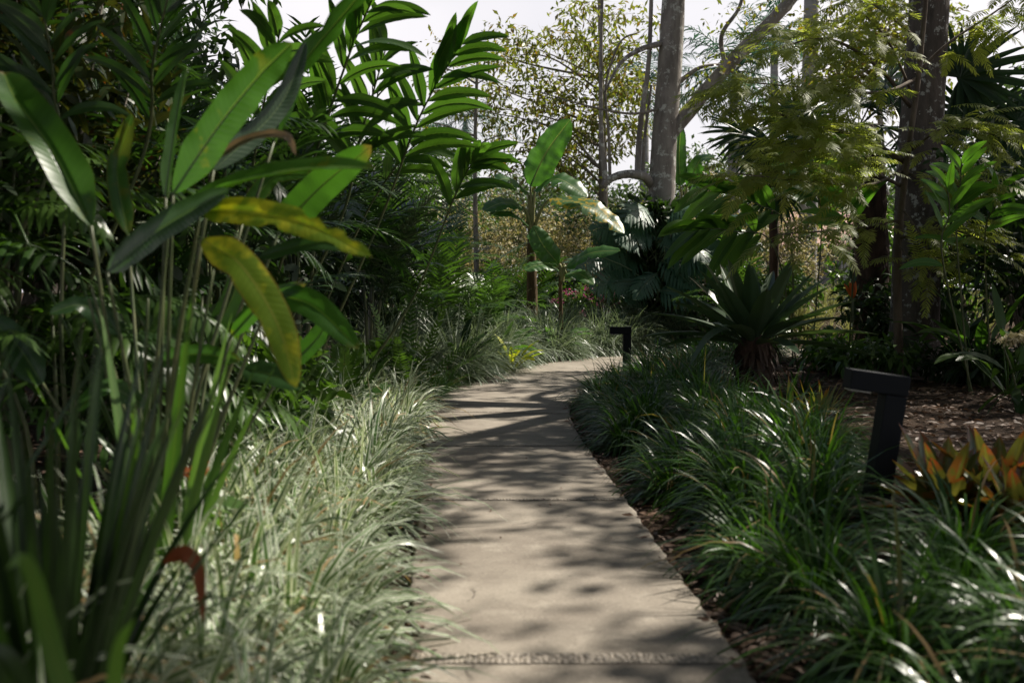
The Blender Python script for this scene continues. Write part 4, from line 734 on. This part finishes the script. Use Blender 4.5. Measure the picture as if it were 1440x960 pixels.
# small bromeliads and tufts near it
for px, y, mt, lab, n, L in ((1150, 8.3, 'bromsmall', 'olive bromeliad with reddish tips left of the near path light', 22, .45), (1110, 8.9, 'bromsmall', 'smaller olive bromeliad below the giant rosette', 16, .38), (1125, 10.6, 'strap', 'grassy dark tuft right of the giant rosette stump', 24, .4), (1010, 10.4, 'bromsmall', 'olive strappy tuft left of the giant rosette stump', 18, .4), (1160, 9.4, 'bromsmall', 'brown-tipped bromeliad on the litter behind the olive ones', 14, .36)):
    strap_plant(G((px - 720) / F * y, y), n, L, .042, M[mt], lab, e=(.6, 1.4), droop=(.3, 1.1), name='bromeliad_plant', cat='bromeliad', seg=7)
for i, (x, y, s_, lab) in enumerate(((2.08, 4.75, 1.05, 'orange bromeliad right beside the near path light'), (2.38, 4.85, 1.1, 'largest orange bromeliad of the clump, in the middle'), (2.66, 4.7, 1.1, 'orange bromeliad at the right frame edge'), (2.3, 4.45, .9, 'front orange bromeliad rising from the dark grass'), (2.55, 5.2, .9, 'orange bromeliad at the back of the clump'))):
    s_ *= 1.25; t = thing('orange_bromeliad', G(x, y) + [0, 0, .07], lab, 'bromeliad', 'orange bromeliads beside the near path light')
    for j in range(26):
        a = j * 2.4; q_ = j / 25; el = .2 + 1.1 * q_; mb = MB(); D = np.array([np.cos(a) * np.cos(el), np.sin(a) * np.cos(el), np.sin(el)]); N = (-np.cos(a) * np.sin(el), -np.sin(a) * np.sin(el), np.cos(el))
        ps, _, _ = mb.path((np.cos(a) * .02, np.sin(a) * .02, .0), D, N, .34 * s_ * R.uniform(.8, 1.1), 5, .5 * (1 - q_)); mb.lamina(ps, .092 * s_, N, seg=10, m=4, fold=.5, sag=0, prof='lance', wave=.02, rib=0); mb.build('leaf', M['bromorange'], t)
# big right tree: trunk in view, unseen canopy above, gaps shaped to dapple the path
b = G(5.75, 14.2); rt = thing('shade_tree', b, 'massive dark lichened tree trunk behind the near path light, unseen canopy shaped to dapple the path', 'tree')
mb = MB(); c = spline([b - [0, 0, .15], b + [0, 0, 1], P(1295, 200, 14.2), P(1306, 20, 14.2), P(1320, -160, 14.2), (6.5, 14.4, 9.2)], 40); mb.tube(c, .34 * np.concatenate([[1.35, 1.25, 1.15, 1.08], np.linspace(1.03, .6, 37)]), 20, rough=.07); mb.build('trunk', M['barkdark'], rt, b)
SH = np.array([SUN[0], SUN[1]]) / SUN[2]
def lit(x, y):
    E = [(-1.35, 3.7, .6, 1.2), (-1.3, 5.2, .6, 1.5), (-1.4, 7.2, .55, 1.4), (-1.6, 9.2, .5, .9),          # left grass
         (-.02, 4.5, .48, .95), (-.1, 5.8, .45, .18), (-.3, 6.5, .3, .14), (-.4, 8.5, .45, .22), (-.55, 12.1, .35, .4), (.3, 12.5, .5, .35), (.8, 17.6, 1.6, 1.3), (-1.2, 16.5, 1.2, .8), (1.8, 10.4, .6, .5), (1.0, 5.0, .22, .7),   # path
         (1.05, 6.4, .27, 1.0), (1.0, 9.5, .3, .6), (1.25, 2.8, .4, .5), (2.0, 4.5, .5, .35), (1.9, 8.3, .3, .3), (2.0, 15.5, .7, .6),   # right grass
         (-2.3, 2.9, 1.15, .9), (-3.3, 3.5, .6, .6), (-2.7, 6.7, 1.1, 1.2), (-.6, 9.6, 1.2, .5), (-3.6, 5.6, .7, .6), (-2.1, 4.6, .3, .4),                                    # heliconia, bamboo palms
         (.9, 10.5, 1.6, .8), (.3, 11.5, 1.0, .4), (3.5, 6.2, .35, .25), (4.1, 8.7, .35, .25), (6.1, 10.2, .5, .4), (-3.7, 7.4, .5, .5), (-4.2, 5.9, .5, .5), (-3.0, 9.0, .5, .5), (-1.7, 14.4, .7, .5)]
    m = np.full(np.shape(x), 9.)
    for ex, ey, rx, ry in E: m = np.minimum(m, np.hypot((x - ex) / rx, (y - ey) / ry))
    return m
tg = np.c_[R.uniform(-7, 9.5, 9000), R.uniform(-1, 16.2, 9000)]; m_ = lit(tg[:, 0], tg[:, 1])
keep = (m_ > 1.05) & (R.random(9000) < .34) | (m_ > .5) & (R.random(9000) < .06)
tg = tg[keep]; h = R.uniform(9.3, 11.8, len(tg)); CC = np.c_[tg + SH * h[:, None], h]  # clumps set up the sun ray from chosen shade spots
tz = R.uniform(.2, 5.2, 130); th = R.uniform(9.3, 11.8, 130); tp = np.c_[np.interp(tz, [0, 5], [5.7, 5.9]) + R.normal(0, .45, 130), np.full(130, 14.2)]  # extra unseen clumps placed to keep the trunk in shade
CC = np.concatenate([CC, np.c_[tp + SH * (th - tz)[:, None], th]])
print('canopy clumps', len(CC))
mb = MB(); mb.leaves(CC, 24, .29, .17, .085, squash=.6, seg=2, out=.8); mb.build('crown', M['crown'], rt, b)
top = c[-1]; mb = MB(); sel = CC[R.choice(len(CC), 150, replace=False)]; hub = []
for a in np.arange(0, 6.28, .7):
    ok = sel[np.abs((np.arctan2(sel[:, 1] - top[1], sel[:, 0] - top[0]) - a + 3.14) % 6.28 - 3.14) < .35]
    if len(ok) < 2: continue
    far_ = ok[np.linalg.norm(ok - top, axis=1).argmax()]; mid = lerp(top, far_, .5) + [0, 0, .8]; cc = spline([c[32], mid - [0, 0, .3], far_ - [0, 0, .4]], 14); mb.tube(cc, np.linspace(.16, .03, 15), 8, rough=.1)
    for e_ in ok:
        k_ = np.linalg.norm(cc - e_, axis=1).argmin(); mb.tube(spline([cc[k_], lerp(cc[k_], e_, .5) + R.normal(0, .15, 3), e_], 6), np.linspace(.035, .01, 7), 5)
mb.build('limb', M['barkdark'], rt, b)
# feathery sapling in front of the trunk
b = P(1266, 520, 12.8); b[2] = gz(b[0], b[1]); sap = thing('feathery_sapling', b, 'slender sapling with feathery yellow-green sprays in front of the massive trunk', 'tree')
def limbp(px, r0, r1, nm='branch', d=12.8):
    mb = MB(); pts = spline([P(*(p if len(p) == 3 else p + (d,))) for p in px], 20); mb.tube(pts, np.linspace(r0, r1, 21), 7, rough=.15); mb.build(nm, M['barksap'], sap, b); return pts
mb = MB(); tr = spline([b - [0, 0, .1]] + tpx((1262, 420, 12.8), (1264, 330, 12.8), (1276, 220, 12.7), (1290, 120, 12.7), (1302, 0, 12.7), (1310, -90, 12.7)), 30); mb.tube(tr, np.linspace(.062, .022, 31), 10, rough=.1); mb.build('trunk', M['barksap'], sap, b)
BR = [limbp(p, r_, .006) for p, r_ in (
    (((1272, 228), (1215, 195, 12.2), (1130, 172, 11.3), (1035, 138, 10.4)), .04), (((1280, 150), (1235, 95, 12.2), (1165, 55, 11.2), (1085, 70, 10.2)), .03), (((1268, 262), (1215, 235, 12), (1180, 205, 11.2), (1110, 215, 10.2)), .025),
    (((1288, 105), (1335, 60, 12.8), (1395, 20, 13.0), (1450, -20, 13.2)), .025), (((1264, 335), (1330, 322, 12.2), (1400, 345, 11.6)), .02), (((1264, 310), (1190, 322, 11.8), (1090, 330, 10.6)), .02), (((1296, 60), (1240, 15, 12.6), (1180, -20, 12.2)), .022),
    (((1284, 135), (1250, 60, 12.0), (1215, 20, 11.4)), .02), (((1276, 215), (1330, 180, 12.2), (1400, 190, 11.6)), .02), (((1270, 240), (1330, 265, 12.1), (1390, 250, 11.4)), .018), (((1290, 110), (1240, 130, 11.8), (1150, 125, 10.6), (1045, 115, 9.6)), .025), (((1270, 240), (1220, 260, 11.7), (1140, 255, 10.6), (1040, 245, 9.7)), .02), (((1266, 290), (1300, 340, 12.2), (1310, 390, 12.)), .015), (((1264, 345), (1280, 365, 12.3), (1290, 380, 12.2)), .012))]
mb = MB()
cnt = (95, 66, 70, 34, 26, 34, 34, 34, 44, 34, 80, 64, 14, 8)
for pts, n in zip(BR, cnt):
    for j in range(n):
        k_ = R.integers(8 if n > 60 else 6, 21); d0 = nrm((pts[min(k_ + 1, 20)] - pts[k_ - 1])[None])[0]; a = R.uniform(-1.4, 1.4); D = np.array([d0[0] * np.cos(a) - d0[1] * np.sin(a), d0[0] * np.sin(a) + d0[1] * np.cos(a), R.normal(.12, .22)])
        mb.pinnate(pts[k_] + R.normal(0, .1, 3), D, (R.normal(0, .25), R.normal(0, .25) - .15, 1), R.uniform(.42, .7), R.uniform(.4, 1.0), 18, .14, .021, ang=1.15, ldroop=.4, t0=.1, lift=.02, rib=.003, lseg=2, jit=.1)
mb.build('foliage', M['feather'], sap, b)
# dark trunk, right of the giant bromeliad
b = P(1228, 440, 16.5); b[2] = gz(b[0], b[1]); mb = MB(); mb.tube(spline([b - [0, 0, .1]] + tpx((1226, 400, 16.5), (1224, 320, 16.5), (1220, 250, 16.5), (1210, 180, 16.5)), 24), .27, 14, rough=.25); t = thing('fibrous_palm', b, 'fan palm with thick dark fibrous trunk left of the massive trunk', 'palm'); mb.build('trunk', M['barkbrown'], t, b)
top = P(1208, 178, 16.5)
for a in range(12):
    az = a * 2.4; el = R.uniform(-.3, .9); D = np.array([np.cos(az) * np.cos(el), np.sin(az) * np.cos(el), np.sin(el)]); hub = top + D * .8; mb = MB(); mb.tube(spline([top, lerp(top, hub, .5) + [0, 0, .06], hub], 6), .014, 5); mb.fan(hub, D, (0, -.6, .8), .8, n=28, spread=2.1, wd=.075, droop=.5); mb.build('leaf', M['palmdark'], t, b)
# fan palms
def fl(px, py, d, D, N, rr): return (P(px, py, d), np.array(D, float), N, rr)
fan_palm(G(5.1, 19.5), [fl(1085, 205, 17.5, (-.4, -.3, -.8), (-.2, -1, .3), .95), fl(1150, 225, 18, (.2, -.3, -.9), (.1, -1, .3), .9), (P(1050, 190, 18), np.array((-.9, -.2, .1)), (-.1, -.9, .5), .9), fl(1120, 170, 18, (.2, -.2, .9), (0, -1, .2), .9), fl(1180, 205, 18.4, (.9, -.2, -.1), (0, -.9, .4), .9), fl(1095, 265, 17.6, (-.5, -.3, -.5), (0, -.9, .5), .8)], 'fan palm with drooping slit fans above the giant bromeliad', th=2.9)
fan_palm(G(8.1, 15.8), [fl(1350, 110, 14.5, (.75, -.3, .35), (-.1, -.9, .4), 1.1), fl(1390, 240, 14.6, (.3, -.4, -.7), (0, -.9, .5), 1.0), fl(1330, 230, 14.8, (-.7, -.3, -.4), (0, -.9, .5), 1.), fl(1430, 170, 14.8, (.9, -.2, 0), (0, -.9, .5), 1.), fl(1370, 175, 15, (0, -.2, 1), (0, -1, .2), 1.), fl(1430, 300, 14.5, (.6, -.4, -.6), (0, -.8, .6), 1.)], 'fan palm with dark wide fans at the right frame edge', th=3.6)
# heliconia and ginger clumps in the middle right
ginger([G(4.3, 15.2)] + gp((1110, 330, 14.6), (1060, 285, 14.0), (985, 262, 13.6)), 13, .85, .19, M['ginger'], 'dark-leaved ginger arching left over the giant bromeliad', (0, -.3, 1), t0=.45, droop=(.5, 1.))
ginger([G(4.2, 14.6)] + gp((1090, 350, 14.2), (1030, 325, 13.6), (965, 320, 13.2)), 12, .8, .18, M['ginger'], 'lower dark-leaved ginger arching left towards the old tree', (.1, -.4, 1), t0=.45, droop=(.5, 1.))
ginger([G(4.7, 15.6)] + gp((1155, 330, 15.2), (1150, 270, 15), (1140, 215, 14.8)), 12, .85, .2, M['ginger'], 'upright broad-leaved ginger between fan palm and dark trunk', (1, -.2, .2), t0=.45)
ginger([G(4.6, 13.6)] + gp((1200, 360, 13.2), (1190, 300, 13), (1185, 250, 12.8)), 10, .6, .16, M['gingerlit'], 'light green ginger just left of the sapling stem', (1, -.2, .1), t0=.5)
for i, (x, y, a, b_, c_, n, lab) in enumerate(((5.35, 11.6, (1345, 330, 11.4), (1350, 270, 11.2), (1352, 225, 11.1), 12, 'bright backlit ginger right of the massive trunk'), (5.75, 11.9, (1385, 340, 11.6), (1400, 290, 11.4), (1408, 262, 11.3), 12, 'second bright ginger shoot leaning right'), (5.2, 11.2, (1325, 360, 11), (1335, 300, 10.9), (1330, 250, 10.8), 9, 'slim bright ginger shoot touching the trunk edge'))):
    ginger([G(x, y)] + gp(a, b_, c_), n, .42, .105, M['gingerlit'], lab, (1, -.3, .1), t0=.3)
for px, d, n, L, w_, m_, lab in ((1380, 12.2, 16, .65, .17, 'ginger', 'large-leaved clump in half shade below the bright gingers'), (1420, 11, 14, .6, .16, 'shrubmid', 'large-leaved dark clump at the right frame edge'), (1345, 13, 14, .6, .16, 'shrub', 'dark large-leaved clump at the right foot of the massive trunk')):
    low_heli(G((px - 720) / F * d, d), n, L, w_, M[m_], lab, stalk=1.0)
for px, d, h, r_, m_, lab in ((1200, 13.6, .5, .4, 'shrubmid', 'low leafy plant in front of the dark fibrous trunk'), (1240, 13.0, .55, .4, 'shrubmid', 'low leafy plant left of the sapling foot'), (1165, 14.5, .55, .4, 'shrubmid', 'low bright plant right behind the giant bromeliad'), (1395, 12.2, .5, .5, 'shrub', 'low dark plant under the right-hand gingers'), (1350, 12.8, .5, .45, 'shrub', 'low dark plant right of the massive trunk foot')):
    shrub(G((px - 720) / F * d, d), h, r_, 26, 24, .17, .05, M[m_], lab, name='leafy_plant', cat='plant', cl_r=.18, m=2, droop=.9, low=.1, stems=3)
# red torch flower, cream flower spike
b = P(1200, 440, 14.2); b[2] = gz(b[0], b[1]); t = thing('torch_flower', b, 'red-orange torch flower on a thin stalk left of the sapling', 'flower'); mb = MB(); e_ = P(1200, 420, 14.2); mb.tube(spline([b, e_], 4), .01, 5); mb.build('stalk', M['stem'], t, b)
mb = MB(); mb.strips(np.repeat(e_[None], 9, 0), np.c_[R.normal(0, .25, (9, 2)), np.ones(9)], (0, -1, .2), .26, .07, seg=5, m=2, fold=.4, prof='lance'); mb.build('bract', M['redflower'], t, b)
b = G(4.95, 9.6); t = thing('flower_spike_plant', b, 'plant with fluffy cream flower spike at the right frame edge', 'plant'); mb = MB(); e_ = P(1412, 478, 9.5); f_ = P(1452, 470, 9.5); mb.tube(spline([b, lerp(b, e_, .6), e_, f_], 10), .008, 5); mb.build('stem', M['stem'], t, b)
mb = MB(); mb.leaves(np.array([lerp(e_, f_, u) for u in np.linspace(0, 1, 12)]), 30, .055, .05, .02); mb.build('flower', M['cream'], t, b); mb = MB(); mb.leaves(np.array([lerp(b, e_, u) for u in (.2, .35, .5)]), 9, .2, .35, .08, m=2, seg=5, droop=1.); mb.build('foliage', M['shrub'], t, b)
# closing shrubs on the right
for x, y, h, r_, n, m_, lab in ((7.0, 13.4, 2.9, 1.2, 80, 'shrub', 'dark tall shrub behind the bright gingers'), (7.6, 11.2, 2.4, 1.1, 60, 'shrub', 'dark shrub outside the right edge of the litter bed'), (9.0, 16.5, 4.2, 1.7, 90, 'shrub', 'tall dark shrub behind the right fan palm'), (7.3, 18.5, 2.6, 1.3, 70, 'shrubmid', 'mid-green shrub between the two big trunks'), (9.5, 20.5, 3.2, 1.6, 70, 'shrubmid', 'mid-green shrub far behind the massive trunk'), (6.4, 16.2, 1.3, .9, 46, 'shrub', 'low dark shrub behind the massive trunk')):
    shrub(G(x, y), h, r_, n, 40, .17, .06, M[m_], lab, cl_r=.36)
# ------------------------------------------------------------------ house far behind
hd = 36.; c0 = P(1178, 400, hd); gzh = float(gz(c0[0], c0[1])); t = thing('garden_house', (c0[0], c0[1], gzh), 'small white house with pinkish tiled roof glimpsed through the leaves', 'house')
zt = P(1178, 345, hd)[2] - gzh
bm = bmesh.new(); box(bm, -2.2, 0, -.3, 3.6, 4, zt); bm_obj('wall', bm, plain('white_render', (.66, .68, .72), .8, 0, 3., (.58, .6, .64)), t)
bm = bmesh.new(); v = [bm.verts.new(q) for q in ((-2.7, -.6, zt), (4.1, -.6, zt), (4.1, 4.6, zt), (-2.7, 4.6, zt), (-1.2, 2, zt + 1.35), (2.6, 2, zt + 1.35), (-2.7, -.6, zt - .12), (4.1, -.6, zt - .12), (4.1, 4.6, zt - .12), (-2.7, 4.6, zt - .12))]
for f in ((0, 1, 5, 4), (1, 2, 5), (2, 3, 4, 5), (3, 0, 4), (6, 7, 1, 0), (7, 8, 2, 1), (8, 9, 3, 2), (9, 6, 0, 3), (9, 8, 7, 6)): bm.faces.new([v[i] for i in f])
bm_obj('roof', bm, plain('clay_tile', (.36, .2, .16), .85, 0, 6., (.5, .32, .27), .3), t)
bm = bmesh.new(); box(bm, -.9, -.03, zt - 1.5, .1, .05, zt - .25, .01); wn = bm_obj('window', bm, plain('window_frame_paint', (.25, .24, .22), .5), t)
bm = bmesh.new(); box(bm, -.82, -.045, zt - 1.42, .02, -.02, zt - .33); bm_obj('pane', bm, plain('dark_glass', (.03, .035, .04), .1), wn)
# ------------------------------------------------------------------ far palms and trees
for px, d, tpy, L, lab in ((1030, 34, 105, 3.2, 'blue-green palm behind the leaning grey branch'), (1135, 30, -60, 3.0, 'pale ringed royal palm trunk at the top right of centre'), (1085, 46, 60, 3.4, 'distant palm right of the leaning branch'), (905, 44, 120, 3.2, 'distant palm just left of the old trunk'), (600, 46, 205, 3.2, 'hazy blue-green palm behind the ginger plumes'), (655, 56, 170, 3.4, 'farthest palm left of the yellow-green tree')):
    b = P(px, 400, d); g = float(gz(b[0], b[1])); royal_palm((b[0], b[1], g), P(px, tpy, d)[2] - g - 1., .22 if px != 1135 else .26, 15, L, lab)
def far_tree(px, d, tpy, rx, rz, n, mat, label, L=.22, bark='bark', per=44, cl=.8, tr_r=.2):
    b = P(px, 400, d); b[2] = gz(b[0], b[1]); c = P(px, tpy, d); tree(b, [b, lerp(b, c, .5) + [.2, 0, 0], c], blob(c, (rx, rx * .8, rz), n, .3), tr_r, M[mat], label, per=per, cl_r=cl, L=L, Wd=L * .48, bark=bark, sub=2)
far_tree(620, 40, 300, 3.4, 2.6, 46, 'far', 'rounded mid-green tree behind the dark palms')
far_tree(735, 46, 310, 3.6, 2.4, 46, 'far', 'rounded green tree low behind the tan bushes')
far_tree(850, 42, 320, 3.0, 2.2, 40, 'far', 'low dark-green tree behind the old tree stub')
far_tree(540, 32, 290, 3.2, 2.8, 46, 'shrubmid', 'green tree behind the dark palm clump')
far_tree(980, 40, 290, 3.2, 2.4, 46, 'far', 'green tree right behind the old trunk')
far_tree(1120, 42, 300, 3.2, 2.2, 40, 'yellowtree', 'yellowish tree behind the drooping fan palm')
far_tree(1260, 40, 300, 3.6, 2.8, 46, 'far', 'green tree behind the massive trunk')
far_tree(1420, 30, 250, 3.4, 3.0, 56, 'far', 'green tree closing the view at the right edge')
far_tree(1230, 26, 60, 2.2, 1.6, 36, 'yellowtree', 'yellow-green tree top behind the sapling', cl=.6, L=.17, tr_r=.12)
far_tree(350, 28, 260, 3.6, 3.0, 50, 'shrubmid', 'green tree far behind the heliconia')
far_tree(180, 22, 200, 3.0, 3.4, 56, 'shrub', 'dark tree behind the crotons', cl=.7)
for i in range(14):
    x = -48 + i * 7.4 + R.normal(0, 1.5); y = 62 + R.normal(0, 4); b = np.array([x, y, float(gz(np.array([x]), np.array([y]))[0])]); h = R.uniform(5, 7.5)
    o = tree(b, [b, b + [0, 0, h * .5], b + [0, 0, h * .8]], blob(b + [0, 0, h * .6], (4.4, 3, h * .5), 34, .3), .25, M['far'], 'distant tree in the green line closing the garden', per=44, cl_r=1.1, L=.42, Wd=.22, sub=1); o['group'] = 'distant trees along the horizon'
